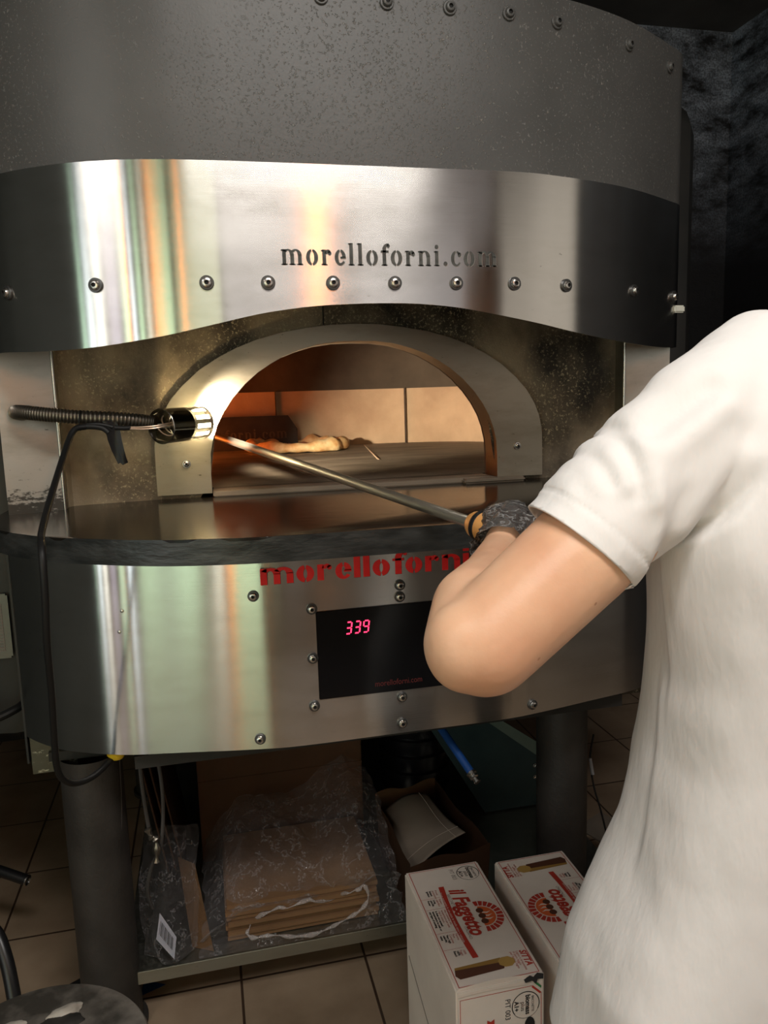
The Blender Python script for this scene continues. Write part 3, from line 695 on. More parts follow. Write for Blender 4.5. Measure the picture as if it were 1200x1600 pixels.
bm = bmesh.new(); lathe(bm, [(0, .066), (.020, .067), (.026, .072), (.028, .104), (.029, .108), (0, .110)], mt, 32); obj('bulb', bm, 'lampglow', head)
bm = bmesh.new(); lathe(bm, [(0, .060), (HR-.0015, .060), (HR-.0015, .063), (0, .063)], mt, 32); obj('glow_stop_disc', bm, 'socket', head)  # dark disc added to keep the bulb glow off the open rear end
sd, su = frame_of(hd)
bm = bmesh.new(); box(bm, -.010, .010, -.004, .004, .012, .034, .002); bmesh.ops.transform(bm, matrix=mt @ Matrix.Translation((.014, .0, 0)), verts=bm.verts)
obj('lamp_socket', bm, mat('ceramic', (.55, .52, .45), .4), head)
for q, (dx, dz) in enumerate(((0, .0015), (.002, -.0025))):
    bm = bmesh.new(); tube(bm, spline([(-.145, 1.585, 1.317+dz*.6), (-.115, 1.578, 1.316+dz), (-.085+dx, 1.58, 1.318+dz), (-.062, 1.600, 1.322+dz), (-.050, 1.622, 1.320)], 6), .0017, 8); obj('wire', bm, 'wire', lamp)
for q in range(3):
    bm = bmesh.new(); a0 = q*1.7
    tube(bm, spline([hp+hd*.012+sd*(.02*math.cos(a0+t*2.0))*(1-t*.2)+su*(.02*math.sin(a0+t*2.0))+hd*.02*t for t in (0, .3, .6, 1.0, 1.4)], 5), .0014, 6); obj('wire', bm, 'wire', lamp)
bm = bmesh.new(); tube(bm, [(-.168, 1.588, 1.318), (-.150, 1.587, 1.3165), (-.138, 1.586, 1.317)], .0048, 10); obj('wire_sleeve', bm, 'rubber', lamp)
bm = bmesh.new()                       # hanging flap of tape
prof = [(-.190, 1.332, .024), (-.186, 1.315, .027), (-.183, 1.295, .026), (-.178, 1.275, .024), (-.172, 1.258, .021), (-.168, 1.247, .019)]
b = bmesh.new(); rw = []
for i, (x, z, wd) in enumerate(prof):
    rw.append([b.verts.new((x+wd*(k/4), 1.586-.003*math.sin(k*1.3+i), z+(.0025*math.sin(k*2.1) if i == 5 else 0)-.012*0)) for k in range(5)])
for r0, r1 in zip(rw, rw[1:]):
    for k in range(4): b.faces.new((r0[k], r0[k+1], r1[k+1], r1[k]))
bmesh.ops.solidify(b, geom=b.faces, thickness=.004); join(bm, b); obj('tape_flap', bm, 'tape', lamp, angle=60)
bm = bmesh.new(); tube(bm, spline([(-.235, 1.588, 1.322), (-.21, 1.585, 1.322), (-.19, 1.584, 1.318), (-.18, 1.583, 1.309)], 6), .0055, 10)
tube(bm, spline([(-.236, 1.588, 1.323), (-.2, 1.586, 1.326), (-.172, 1.588, 1.3195)], 6), .0042, 10); obj('lamp_lead', bm, 'rubber', lamp)
bm = bmesh.new(); ring = [V((-.232+.004*math.sin(a)*.5, 1.601+.017*math.cos(a), 1.334+.0185*math.sin(a))) for a in [2*PI*k/24 for k in range(25)]]
tube(bm, ring, .0016, 6); obj('cable_tie', bm, 'rubber', lamp)
CAB = [(-.222, 1.586, 1.322), (-.240, 1.580, 1.318), (-.252, 1.565, 1.295), (-.268, 1.52, 1.245), (-.279, 1.44, 1.195), (-.276, 1.33, 1.162), (-.268, 1.268, 1.156), (-.262, 1.235, 1.14), (-.268, 1.235, 1.095),
       (-.288, 1.30, 1.02), (-.312, 1.40, .92), (-.330, 1.47, .82), (-.334, 1.50, .74), (-.322, 1.50, .70), (-.290, 1.50, .678), (-.255, 1.52, .680), (-.22, 1.56, .69)]
CAB2 = [(-.222, 1.586, 1.322), (-.240, 1.575, 1.318), (-.250, 1.55, 1.295), (-.258, 1.48, 1.25), (-.262, 1.38, 1.20), (-.258, 1.285, 1.168), (-.250, 1.235, 1.158), (-.246, 1.212, 1.135), (-.248, 1.215, 1.08), (-.257, 1.24, 1.0),
        (-.268, 1.29, .90), (-.281, 1.34, .80), (-.288, 1.37, .74), (-.285, 1.39, .705), (-.268, 1.415, .681), (-.24, 1.45, .675), (-.21, 1.50, .685)]
bm = bmesh.new(); tube(bm, spline(CAB2, 8), .0058, 12); obj('power_cable', bm, 'rubber', lamp)
l = bpy.data.lights.new('lamp_beam', 'SPOT'); l.energy = 60; l.color = (1.0, .86, .64); l.spot_size = math.radians(80); l.spot_blend = .7; l.shadow_soft_size = .012
o = bpy.data.objects.new('lamp_beam', l); C.objects.link(o); o.matrix_world = align(hp+hd*(HL+.004), -V((.757, 1.10, .24)))
l = bpy.data.lights.new('lamp_spill', 'POINT'); l.energy = 8.0; l.color = (1.0, .76, .40); l.shadow_soft_size = .012
o = bpy.data.objects.new('lamp_spill', l); C.objects.link(o); o.location = hp+hd*(HL-.015)

# ------------------------------------------------------------------ pizza and peel
pz = thing('pizza', 'small round pizza with puffy pale crust baking on the oven floor', 'pizza', (.33, 2.62, HZ))
PX_, PY_ = .30, 2.57
def blob_ring(rad, thick, n=64, s=14, amp=.25):
    bm = bmesh.new(); rs = []
    for i in range(n):
        a = 2*PI*i/n; k = 1+amp*noise.noise(V((math.cos(a)*3.4, math.sin(a)*3.4, 3))); rr_ = rad*(1+.03*noise.noise(V((math.cos(a)*1.5, math.sin(a)*1.5, 9))))
        rs.append([bm.verts.new(((rr_+thick*k*math.cos(2*PI*j/s))*math.cos(a), (rr_+thick*k*math.cos(2*PI*j/s))*math.sin(a), max(0, thick*.75+thick*k*math.sin(2*PI*j/s)))) for j in range(s)])
    for i in range(n):
        a, b = rs[i], rs[(i+1) % n]
        for j in range(s): bm.faces.new((a[j], a[(j+1) % s], b[(j+1) % s], b[j]))
    return bm
bm = bmesh.new(); join(bm, blob_ring(.150, .020, amp=.9), 0, Matrix.Translation((PX_, PY_, HZ+.002))); obj('crust', bm, 'dough', pz, angle=80)
bm = bmesh.new(); rs = []
for j in range(10): rs.append([bm.verts.new((PX_+.145*j/9*math.cos(2*PI*k/40)+1e-4*k, PY_+.145*j/9*math.sin(2*PI*k/40), HZ+.016+.014*noise.noise(V((j*.7*math.cos(2*PI*k/40), j*.7*math.sin(2*PI*k/40), 1))))) for k in range(40)])
for a, b in zip(rs, rs[1:]):
    for k in range(40): bm.faces.new((a[k], a[(k+1) % 40], b[(k+1) % 40], b[k]))
bmesh.ops.remove_doubles(bm, verts=bm.verts, dist=.0045); obj('topping', bm, 'sauce', pz, angle=80)

peel = thing('pizza_peel', 'long steel turning peel with a wooden grip, reaching from the gloved hand into the oven', 'pizza peel', (.389, 1.074, 1.168))
A = V((.3905, 1.068, 1.1675)); Bp = V((.032, 1.951, 1.278)); hdir = (Bp-A).normalized()
bm = bmesh.new(); tube(bm, [A-hdir*.01, A+(Bp-A)*1.28], .0090, 20); obj('tube', bm, 'tube', peel)
bm = bmesh.new(); E2 = A+(Bp-A)*1.28
prism(bm, [(.10*math.cos(2*PI*k/40), .115*math.sin(2*PI*k/40)) for k in range(40)], Matrix.Translation(E2+V((-.045, .10, -.012))) @ Matrix.Rotation(.38, 4, 'Z') @ Matrix.Rotation(.10, 4, 'X'), .0016)
obj('blade', bm, 'tube', peel)
bm = bmesh.new(); prof = [(.009, -.006), (.0145, -.005), (.0185, .002), (.0208, .012), (.0212, .022), (.0195, .036), (.0160, .052), (.0155, .08), (.0160, .12), (.0150, .15), (.010, .158), (0, .16)]
lathe(bm, [(r*1.06, z) for r, z in prof], align(A+hdir*.012, -hdir), 32); hnd = obj('wooden_grip', bm, 'wood', peel)
bm = bmesh.new(); lathe(bm, [(.0220, .011), (.0231, .0125), (.0236, .016), (.0232, .0195), (.0222, .021)], align(A+hdir*.012, -hdir), 32); obj('black_ring', bm, 'rubber', hnd)

# ------------------------------------------------------------------ shelf under the oven and what lies on it
SZ = .13
bm = bmesh.new(); box(bm, -.243, .97, 1.610, 1.613, SZ-.030, SZ, .001); box(bm, -.243, .97, 1.613, 2.75, SZ-.003, SZ)
sh = obj('steel_shelf', bm, 'shelf', None, smooth=False); tag(sh, 'low stainless steel shelf between the oven legs, just above the tiles', 'shelf')
for x, y in ((-.236, 1.64), (.96, 1.64), (-.236, 2.7), (.96, 2.7)):
    bm = bmesh.new(); box(bm, x-.006, x+.006, y-.006, y+.006, 0, SZ-.003); obj('foot', bm, 'shelf', sh, smooth=False)
# stack of flattened sheets inside the film
ST = [(0.0, 1.655), (.002, 1.650), (-.003, 1.657), (.003, 1.648), (0, 1.654), (-.002, 1.650), (.002, 1.658)]
SLAB = ['bottom', 'second from the bottom', 'third from the bottom', 'middle', 'third from the top', 'second from the top', 'top']
for i, (dx, y) in enumerate(ST):
    bm = bmesh.new(); x0, x1 = -.02+dx, .335+dx; z = SZ+.002+i*.0125
    box(bm, x0, x1, y, y+.30, z, z+.0112, .001)
    o = obj('cardboard_sheet', bm, 'card', None, smooth=False)
    tag(o, 'flat brown cardboard sheet, %s of seven in the film-wrapped pile' % SLAB[i], 'cardboard', 'flat sheets in the film-wrapped pile')
# large dark carton behind, board leaning at its left
bm = bmesh.new(); box(bm, -.075, .37, 1.985, 2.36, SZ, .52, .003); box(bm, -.075, .37, 1.983, 1.985, .36, .364)
o = obj('cardboard_box', bm, 'card_dark', None, smooth=False); tag(o, 'big dark brown cardboard box standing in shadow at the back of the shelf', 'box')
for i in range(3):
    bm = bmesh.new(); box(bm, -.002, .002, -.15, .15, 0, .36)
    bmesh.ops.transform(bm, matrix=Matrix.Translation((-.165+i*.020, 2.12+.0*i, SZ+.001)) @ Matrix.Rotation(math.radians(-9), 4, 'Y') @ Matrix.Identity(4), verts=bm.verts)
    for v_ in bm.verts: v_.co.x -= 0.0
    o = obj('cardboard_board', bm, 'card_dark', None, smooth=False)
    tag(o, '%s of three thin dark boards standing on edge beside the big dark box' % ('leftmost', 'middle', 'rightmost')[i], 'cardboard', 'boards on edge beside the dark box')
bm = bmesh.new()                     # leaning board at the left of the pile
pts = [(-.100, 1.66, SZ+.001), (-.052, 1.632, SZ+.001), (-.085, 1.74, .285), (-.125, 1.78, .285)]
prism(bm, [(0, 0), (.050, -.028), (.020, .080), (-.022, .12)], Matrix.Translation((0, 0, 0)), .001) if False else None
vs = [bm.verts.new(p) for p in pts]; bm.faces.new(vs); bmesh.ops.solidify(bm, geom=bm.faces, thickness=.004)
o = obj('cardboard_flap', bm, 'card', None, smooth=False); tag(o, 'narrow brown cardboard flap leaning at the left end of the film-wrapped pile', 'cardboard')

# clear film bag around the pile
def filmgrid(name, P, nu, nv, fn, hole=None, mt='film'):
    bm = bmesh.new(); G = [[bm.verts.new(fn(i/nu, j/nv)) for i in range(nu+1)] for j in range(nv+1)]
    for j in range(nv):
        for i in range(nu):
            if hole and hole((i+.5)/nu, (j+.5)/nv): continue
            bm.faces.new((G[j][i], G[j][i+1], G[j+1][i+1], G[j+1][i]))
    return obj(name, bm, mt, P, angle=180)
# front edge profile of the bag: u 0..1 left to right, v 0 bottom front .. 1 over the top to the back
def bagp(u, v):
    xl, xr = -.085+.02*v, .395-.02*v
    x = xl+(xr-xl)*u
    top = .255+.12*u+.02*math.sin(u*9)-(.06*max(0, .2-u)/.2)-(.05*max(0, u-.85)/.15)
    if v < .45:
        t = v/.45; y = 1.612+.035*t+.02*math.sin(PI*t); z = SZ+.004+(top*.62-SZ+.02)*t
    else:
        t = (v-.45)/.55; y = 1.647+.30*t; z = top*.62+.024+(top-top*.62)*math.sin(t*PI/2)
    n1_ = noise.noise(V((x*9, v*3.2, 1.7))); n2_ = noise.noise(V((x*26+v*9, v*9, 5))); n3_ = abs(noise.noise(V((x*14-v*7, v*5, 8))))
    w_ = min(1, v*5)
    return (x+.012*n2_*w_, y-.022*n1_*w_+.012*n3_*w_, max(SZ+.003, z+(.030*n1_+.012*n2_+.02*n3_)*w_))
def bhole(u, v):
    return ((u-.52)/.30)**2+((v-.20-.05*(u-.5))/.155)**2 < 1
bag = filmgrid('plastic_bag', None, 150, 90, bagp, bhole)
tag(bag, 'torn clear plastic film bag draped over a pile of flat brown sheets on the shelf', 'plastic bag')
bm = bmesh.new()                     # thick rolled rim of the tear
rim = []
for k in range(61):
    a = 2*PI*k/60; u = .52+.30*math.cos(a); v_ = .20+.05*(u-.5)+.155*math.sin(a); p = V(bagp(u, max(v_, .005))); rim.append(p+V((0, -.012, .003+.002*math.sin(5*a))))
tube(bm, rim, [.0035+.0022*math.sin(k*1.7)+.001*math.sin(k*.6) for k in range(61)], 7, cap=False); obj('torn_rim', bm, 'film_rim', bag, angle=180)
# second film pack with a barcode label at the left
def pk(u, v):
    x = -.205+.125*u; z = SZ+.004+.26*v; y = 1.66+.10*v-.04*math.sin(PI*u)*(1-v*.4)
    n_ = noise.noise(V((x*22, z*12, 4))); n2_ = noise.noise(V((x*60, z*26, 2)))
    return (x+.018*n_*(1-.2*v)+.02*(v-.5)*math.sin(3*v), y+.02*n_+.006*n2_, z-.05*abs(u-.5)*v)
pack = filmgrid('film_packet', None, 50, 70, pk); tag(pack, 'clear film packet with a white barcode label, slumped at the left end of the shelf', 'plastic packet')
bm = bmesh.new(); g = []
LQ = [V((-.165, 1.610, .232)), V((-.131, 1.605, .190)), V((-.122, 1.600, .150)), V((-.158, 1.606, .198))]
LQ = [PYp for PYp in (V((-.160, 1.612, .262)), V((-.128, 1.600, .206)), V((-.136, 1.596, .157)), V((-.171, 1.606, .205)))]
vs = [bm.verts.new(p) for p in LQ]; bm.faces.new(vs); bmesh.ops.solidify(bm, geom=bm.faces, thickness=.0008); lab = obj('barcode_label', bm, 'white', pack, smooth=False)
bm = bmesh.new()
for i in range(12):
    a = .10+.065*i; wd = (.018, .035, .025)[i % 3]
    P = lambda s, t: (LQ[0].lerp(LQ[1], s)).lerp(LQ[3].lerp(LQ[2], s), t)+V((0, -.0014, 0))
    vs = [bm.verts.new(P(s, t)) for s, t in ((a, .2), (a+wd, .2), (a+wd, .72), (a, .72))]; bm.faces.new(vs)
obj('barcode', bm, 'print_black', lab, smooth=False)
# open carton tray with a folded paper sheet
tray = thing('cardboard_tray', 'open shallow cardboard tray on the shelf behind the white cartons', 'box', (.49, 1.74, SZ))
TQ = [V((.388, 1.90, 0)), V((.565, 1.93, 0)), V((.602, 1.60, 0)), V((.398, 1.575, 0))]; tc_ = sum(TQ, V())/4
BQ = [tc_+(q-tc_)*.93 for q in TQ]
for i in range(4):
    a, b_ = TQ[i], TQ[(i+1) % 4]; c_, d_ = BQ[i], BQ[(i+1) % 4]; bm = bmesh.new(); nn = 10; ra, rb = [], []
    for k in range(nn+1):
        t = k/nn; zt = .300+.006*math.sin(t*9+i)+(.006 if i == 0 else 0)
        ra.append(bm.verts.new((*(c_.lerp(d_, t)).xy, SZ+.002))); rb.append(bm.verts.new((*(a.lerp(b_, t)).xy, zt)))
    for k in range(nn): bm.faces.new((ra[k], ra[k+1], rb[k+1], rb[k]))
    bmesh.ops.solidify(bm, geom=bm.faces, thickness=.004); obj('side', bm, ['card', 'card_dark', 'card_dark', 'card_dark'][i], tray, smooth=False)
bm = bmesh.new(); lo_ = [bm.verts.new((q.x, q.y, SZ+.002)) for q in BQ]; bm.faces.new(lo_); bmesh.ops.solidify(bm, geom=bm.faces, thickness=.003); obj('base', bm, 'card_dark', tray, smooth=False)
def sheetp(u, v):
    p = V((.402, 1.86, .275)).lerp(V((.520, 1.86, .300)), u).lerp(V((.402, 1.60, .262)).lerp(V((.560, 1.66, .300)), u), v)
    return (p.x, p.y, p.z+.018*math.sin(PI*u)*(1-v*.3)+.006*math.sin(v*5+u*2))
fs = filmgrid('folded_sheet', None, 24, 24, sheetp, mt='card_pale'); md = fs.modifiers.new('t', 'SOLIDIFY'); md.thickness = .002
tag(fs, 'creased pale cardboard sheet lying inside the open tray', 'cardboard')
bm = bmesh.new()
for i, u in enumerate((.82,)):
    tube(bm, [V(sheetp(u, k/16))+V((0, 0, .0012)) for k in range(17)], .0009, 5)
tube(bm, [V(sheetp(k/16, .82))+V((0, 0, .0012)) for k in range(17)], .0006, 5)
obj('crease_lines', bm, mat('crease', (.32, .27, .22), .8), fs)
# black ribbed bin
bm = bmesh.new(); pr = [(0, 0), (.088, 0)]
for i in range(9):
    z = .02+i*.052; pr += [(.100+i*.0012, z), (.100+i*.0012, z+.030), (.108+i*.0012, z+.034), (.108+i*.0012, z+.044), (.100+i*.0012, z+.048)]
lathe(bm, pr+[(.112, .48), (.105, .482)], Matrix.Translation((.575, 2.18, SZ)), 48)
o = obj('ribbed_bin', bm, mat('black_plastic', (.006, .006, .008), .28, 0, .6), None); tag(o, 'black ribbed round plastic bin at the back of the shelf', 'bin')
# blue tube with steel fitting hanging under the oven
bt = thing('blue_tube', 'blue tube with a steel end fitting, slanting down from under the oven', 'tube', (.457, 1.548, .66))
a, b_ = V((.452, 1.56, .662)), V((.4985, 1.435, .580)); dd = (b_-a).normalized()
bm = bmesh.new(); tube(bm, [a-dd*.0, b_], .0085, 16); obj('tube', bm, 'blue', bt)
bm = bmesh.new(); lathe(bm, [(.0085, 0), (.011, .001), (.011, .006), (.008, .007), (.0095, .009), (.0095, .014), (.006, .016), (.006, .022), (.0075, .023), (.0075, .026), (0, .027)], align(b_, dd), 20); obj('fitting', bm, 'bolt', bt)
# teal metal plate leaning under the right side
bm = bmesh.new()
prism(bm, [(.556, .455), (.758, .428), (.906, .315), (.906, .135), (.74, .135)], FR(0, 2.02, 0), .012)
tl = obj('teal_plate', bm, 'teal', None, smooth=False); tag(tl, 'dark teal metal plate with a sloping top edge, standing behind the right oven leg', 'metal plate')
bm = bmesh.new(); prism(bm, [(.735, .431), (.775, .431), (.906, .335), (.906, .292)], FR(0, 2.0075, 0), .006); obj('folded_edge', bm, 'teal_light', tl, smooth=False)
for z in (.262, .225):
    bm = bmesh.new(); bolt_bm(bm, V((.898, 2.006, z)), V((0, -1, 0)), .006); obj('screw', bm, ['bolt', 'bolt', 'socket'], tl)
# thin cable and scrap right of the leg
bm = bmesh.new(); tube(bm, spline([(.945, 1.74, .47), (.925, 1.72, .415), (.925, 1.70, .35), (.935, 1.68, .29), (.95, 1.66, .20)], 6), .0025, 8)
o = obj('thin_cable', bm, 'rubber', None); tag(o, 'thin black cable with a white connector hanging beside the right oven leg', 'cable')
bm = bmesh.new(); tube(bm, [(.9215, 1.715, .418), (.9245, 1.705, .378)], .0048, 8); obj('connector', bm, mat('connector_grey', (.35, .35, .37), .5), o)
bm = bmesh.new(); prism(bm, [(0, 0), (.10, .045), (.13, -.02), (.05, -.09)], Matrix.Translation((.96, 1.86, .133)) @ Matrix.Rotation(.15, 4, 'X'), .004)
box(bm, 1.0, 1.2, 1.9, 2.1, 0, .13) if False else None
for f in bm.faces: pass
o = obj('cardboard_scrap', bm, 'card_pale', None, smooth=False); o.location.z = 0; tag(o, 'torn cardboard scrap lying in the shadow right of the oven leg', 'cardboard')
# cables hanging at the left under the oven
for nm, pts, r, lb in (('hanging_cable', [(-.217, 1.615, .665), (-.219, 1.61, .56), (-.226, 1.60, .46), (-.247, 1.60, .345), (-.246, 1.60, .24), (-.243, 1.60, .17)], .0035, 'long grey cable hanging straight down along the left oven leg'),
                       ('hanging_cable', [(-.178, 1.62, .665), (-.176, 1.62, .56), (-.170, 1.62, .468), (-.166, 1.62, .44)], .0045, 'black cable ending in a frayed plug, middle of three hanging at the left'),
                       ('hanging_cable', [(-.145, 1.62, .665), (-.136, 1.62, .56), (-.138, 1.62, .48), (-.149, 1.62, .41), (-.172, 1.63, .36), (-.185, 1.64, .30), (-.178, 1.65, .25)], .0042, 'looped grey cable hanging nearest the cardboard, rightmost of three')):
    bm = bmesh.new(); tube(bm, spline(pts, 8), r, 8); o = obj(nm, bm, mat('cable_grey', (.045, .042, .04), .4), None); tag(o, lb, 'cable')
    if 'frayed' in lb:
        bm = bmesh.new(); tube(bm, spline([(-.172, 1.615, .462), (-.166, 1.61, .445), (-.158, 1.61, .44), (-.155, 1.61, .42), (-.158, 1.61, .385)], 5), [.006+.003*math.sin(i*1.3) for i in range(21)], 8); obj('plug', bm, 'conduit', o)

# ------------------------------------------------------------------ briquette cartons
def carton(x0, y0, wd, dp, h, label, flip):
    t = thing('briquette_carton', label, 'box', (x0+wd/2, y0+dp/2, 0), 'white briquette cartons')
    bm = bmesh.new(); box(bm, x0, x0+wd, y0, y0+dp, 0, h, .003); bd = obj('box_body', bm, 'carton', t, angle=40)
    bm = bmesh.new(); box(bm, x0-.0012, x0+.002, y0+.004, y0+dp-.02, h*.55, h*.555)
    for q in bm.verts: q.co.z -= (y0+dp-q.co.y)*.28
    obj('flap_seam', bm, 'print_grey', bd, smooth=False)
    # top print: u runs along the reading direction, v towards the letters' tops
    Z = h+.0004
    if not flip: TM = Matrix(((0, 1, 0, x0+.004), (-1, 0, 0, y0+dp), (0, 0, 1, Z), (0, 0, 0, 1)))
    else: TM = Matrix(((0, -1, 0, x0+wd-.004), (1, 0, 0, y0), (0, 0, 1, Z), (0, 0, 0, 1)))
    LN, W = dp, wd-.008
    def poly(name, pts, mt, lift=0.0, par=None):
        bm = bmesh.new(); b = bmesh.new(); b.faces.new([b.verts.new((x, y, lift)) for x, y in pts]); join(bm, b, 0, TM); return obj(name, bm, mt, par or bd, smooth=False)
    bm = bmesh.new(); t_ = .0011
    for a in ((.006, .003, LN-.006, .003+t_*1.2), (.006, W-.004, LN-.006, W-.004+t_*1.2), (.006, .003, .006+t_*1.2, W-.004), (LN-.007, .003, LN-.007+t_*1.2, W-.004)):
        b = bmesh.new(); b.faces.new([b.verts.new((x, y, 0)) for x, y in ((a[0], a[1]), (a[2], a[1]), (a[2], a[3]), (a[0], a[3]))]); join(bm, b, 0, TM)
    obj('print_border', bm, 'print_red', bd, smooth=False)
    # title
    for txt, s, u, v_, mt, shr, sx, off in (('il Faggetto', .043, .080, .0665, 'print_red', .25, .76, .0006), ('BRICCHETTO', .0085, .092, .058, 'print_grey', 0, .9, 0), ('ITALIANO', .0085, .190, .0605, 'print_grey', 0, .9, 0),
                                       ('PIT 003', .0125, .016, .086, 'print_grey', 0, .9, 0)):
        text_mesh(txt, s, mt, TM @ Matrix.Translation((u, v_, .0002)), bd, shear=shr, sx=sx, offset=off*2.4)
    # ribbon with white line of small print
    rb = []; K = 24
    for k in range(K+1):
        u = .066+.205*k/K; rb.append((u, .0545-.010*math.sin(PI*k/K)*.6))
    pts = [(u, v_+.0055) for u, v_ in rb]+[(rb[-1][0]-.006, rb[-1][1])]+[(u, v_-.0055) for u, v_ in rb[::-1]]+[(rb[0][0]+.006, rb[0][1])]
    bm = bmesh.new(); b = bmesh.new()
    for k in range(K):
        (u0, a0), (u1, a1) = rb[k], rb[k+1]; b.faces.new([b.verts.new((x, y, .0002)) for x, y in ((u0, a0-.0055), (u1, a1-.0055), (u1, a1+.0055), (u0, a0+.0055))])
    join(bm, b, 0, TM); ribn = obj('ribbon', bm, 'print_red', bd, smooth=False)
    text_mesh('Il tuo momento in una pizza in modo sano e naturale', .0068, 'carton', TM @ Matrix.Translation((.084, .0455, .0006)), ribn, sx=1.0)
    # info blocks
    blocks = [(.070, ['Pronta', 'accensione'], ['Instant', 'ignition']), (.098, ['Potere', 'calorifico'], ['Long', 'calorific', 'Power']), (.131, ['Alta resistenza alla', 'temperatura per tutti', 'i tipi di cottura'], ['It does not exceed', 'temperature to melt or', 'any type of cooking']),
              (.200, ['Fiamma', 'Pura', 'Completa'], ['Very high', 'calorific', 'value']), (.243, ['100%', 'Faggio'], ['100%', 'Beech'])]
    for u, r_, k_ in blocks:
        vv_ = .0385
        for s in r_: text_mesh(s, .0058, 'print_red', TM @ Matrix.Translation((u+.003, vv_, .0002)), bd); vv_ -= .0058
        for s in k_: text_mesh(s, .0058, 'print_black', TM @ Matrix.Translation((u+.003, vv_, .0002)), bd, offset=.0002); vv_ -= .0058
    bm = bmesh.new()
    for u in (.096, .128, .196, .240):
        b = bmesh.new(); b.faces.new([b.verts.new((x, y, 0)) for x, y in ((u, .004), (u+.0005, .004), (u+.0005, .044), (u, .044))]); join(bm, b, 0, TM)
    obj('print_rules', bm, 'print_red', bd, smooth=False)
    # brick oven emblem: ring of bricks, orange mouth, flames, three log ends
    cu_, cv_ = .170, .1035
    bm = bmesh.new()
    for k in range(13):
        a0, a1 = math.radians(-8+196*k/13+1.6), math.radians(-8+196*(k+1)/13-1.6); b = bmesh.new()
        q = [(cu_+r*1.0*math.cos(a), cv_+r*.95*math.sin(a)) for r, a in ((.0300, a0), (.0300, a1), (.0435, a1), (.0435, a0))]
        b.faces.new([b.verts.new((x, y, .0002)) for x, y in q]); join(bm, b, 0, TM)
    em = obj('emblem_bricks', bm, 'print_red', bd, smooth=False)
    poly('emblem_mouth', [(cu_+.0275*math.cos(math.radians(a)), cv_+.0265*math.sin(math.radians(a))) for a in range(-8, 190, 9)], 'print_orange', .0002)
    for s in (-1, 0, 1): poly('emblem_flame', [(cu_+s*.009-.002, cv_+.004), (cu_+s*.009+.0015, cv_+.003), (cu_+s*.009+.004, cv_+.012), (cu_+s*.009-.001, cv_+.021), (cu_+s*.009+.0005, cv_+.012)], 'carton', .0005)
    for s in (-1, 0, 1): poly('emblem_log', [(cu_+s*.0155+.0072*math.cos(2*PI*k/16), cv_+.0005+.0072*math.sin(2*PI*k/16)) for k in range(16)], 'print_brown', .0006)
    # briquette picture
    b0 = .292
    poly('briquette_side', [(b0-.006, .010), (b0+.012, .006), (b0+.021, .012), (b0+.016, .093), (b0+.004, .100), (b0-.010, .095)], 'print_brown', .0002)
    poly('briquette_top', [(b0-.006, .010), (b0-.0005, .0085), (b0+.001, .096), (b0-.010, .095)], 'print_wood', .0004)
    poly('briquette_end', [(b0+.002+.0125*math.cos(math.radians(22+45*k)), .103+.0155*math.sin(math.radians(22+45*k))) for k in range(8)], 'print_tan', .0005)
    text_mesh('SITTA', .017, 'print_red', TM @ Matrix.Translation((b0-.018, .134, .0002)), bd, shear=.2, sx=.86, offset=.0006)
    for k, s in enumerate(('Legno e briquettes', 'di puro faggio', 'per forni a legna')): text_mesh(s, .0062, 'print_red', TM @ Matrix.Translation((b0-.018, .1275-.0056*k, .0002)), bd)
    # round seal, also on the end face
    def seal(mx, uu, vv_, R):
        bm = bmesh.new(); b = bmesh.new(); n = 40
        for k in range(n):
            a0, a1 = 2*PI*k/n, 2*PI*(k+1)/n; wdt = .0016 if 6 < k < 34 else .0007
            b.faces.new([b.verts.new((uu+r*math.cos(a), vv_+r*math.sin(a), .0002)) for r, a in ((R-wdt, a0), (R-wdt, a1), (R, a1), (R, a0))])
        join(bm, b, 0, mx); s = obj('seal', bm, 'print_black', bd, smooth=False)
        text_mesh('BRICCHETTE', .0062, 'print_black', mx @ Matrix.Translation((uu, vv_+R*.42, .0002)), s, align_x='CENTER', sx=.85)
        text_mesh('biomass', .0125, 'print_black', mx @ Matrix.Translation((uu, vv_+R*.0, .0002)), s, align_x='CENTER', sx=.92, offset=.0004)
        text_mesh('plus', .011, 'print_black', mx @ Matrix.Translation((uu+.002, vv_-R*.34, .0002)), s, align_x='CENTER')
        text_mesh('A1+', .011, 'print_black', mx @ Matrix.Translation((uu, vv_-R*.80, .0002)), s, align_x='CENTER', offset=.0004)
    seal(TM, .036, .122, .0235)
    # end face towards the camera
    EM = Matrix(((0, 1, 0, x0+.004), (0, 0, -1, y0-.0004), (-1, 0, 0, h), (0, 0, 0, 1)))
    seal(EM, .052, .120, .0255)
    text_mesh('PIT 003', .0135, 'print_black', EM @ Matrix.Translation((.034, .083, .0002)), bd, sx=.95)
    bm = bmesh.new()
    for q in ((.018, .0025, .30, .0035), (.018, .0025, .019, W-.018), (.034, W-.003, .30, W-.002)):
        b = bmesh.new(); b.faces.new([b.verts.new((x, y, 0)) for x, y in ((q[0], q[1]), (q[2], q[1]), (q[2], q[3]), (q[0], q[3]))]); join(bm, b, 0, EM)
    b = bmesh.new(); b.faces.new([b.verts.new((x, y, 0)) for x, y in ((.018, W-.018), (.021, W-.020), (.036, W-.005), (.034, W-.002))]); join(bm, b, 0, EM)
    b = bmesh.new(); b.faces.new([b.verts.new((x, y, .0003)) for x, y in ((.066, .050), (.070, .0565), (.066, .063), (.24, .063), (.24, .050))]); join(bm, b, 0, EM)
    obj('end_print', bm, 'print_red', bd, smooth=False)
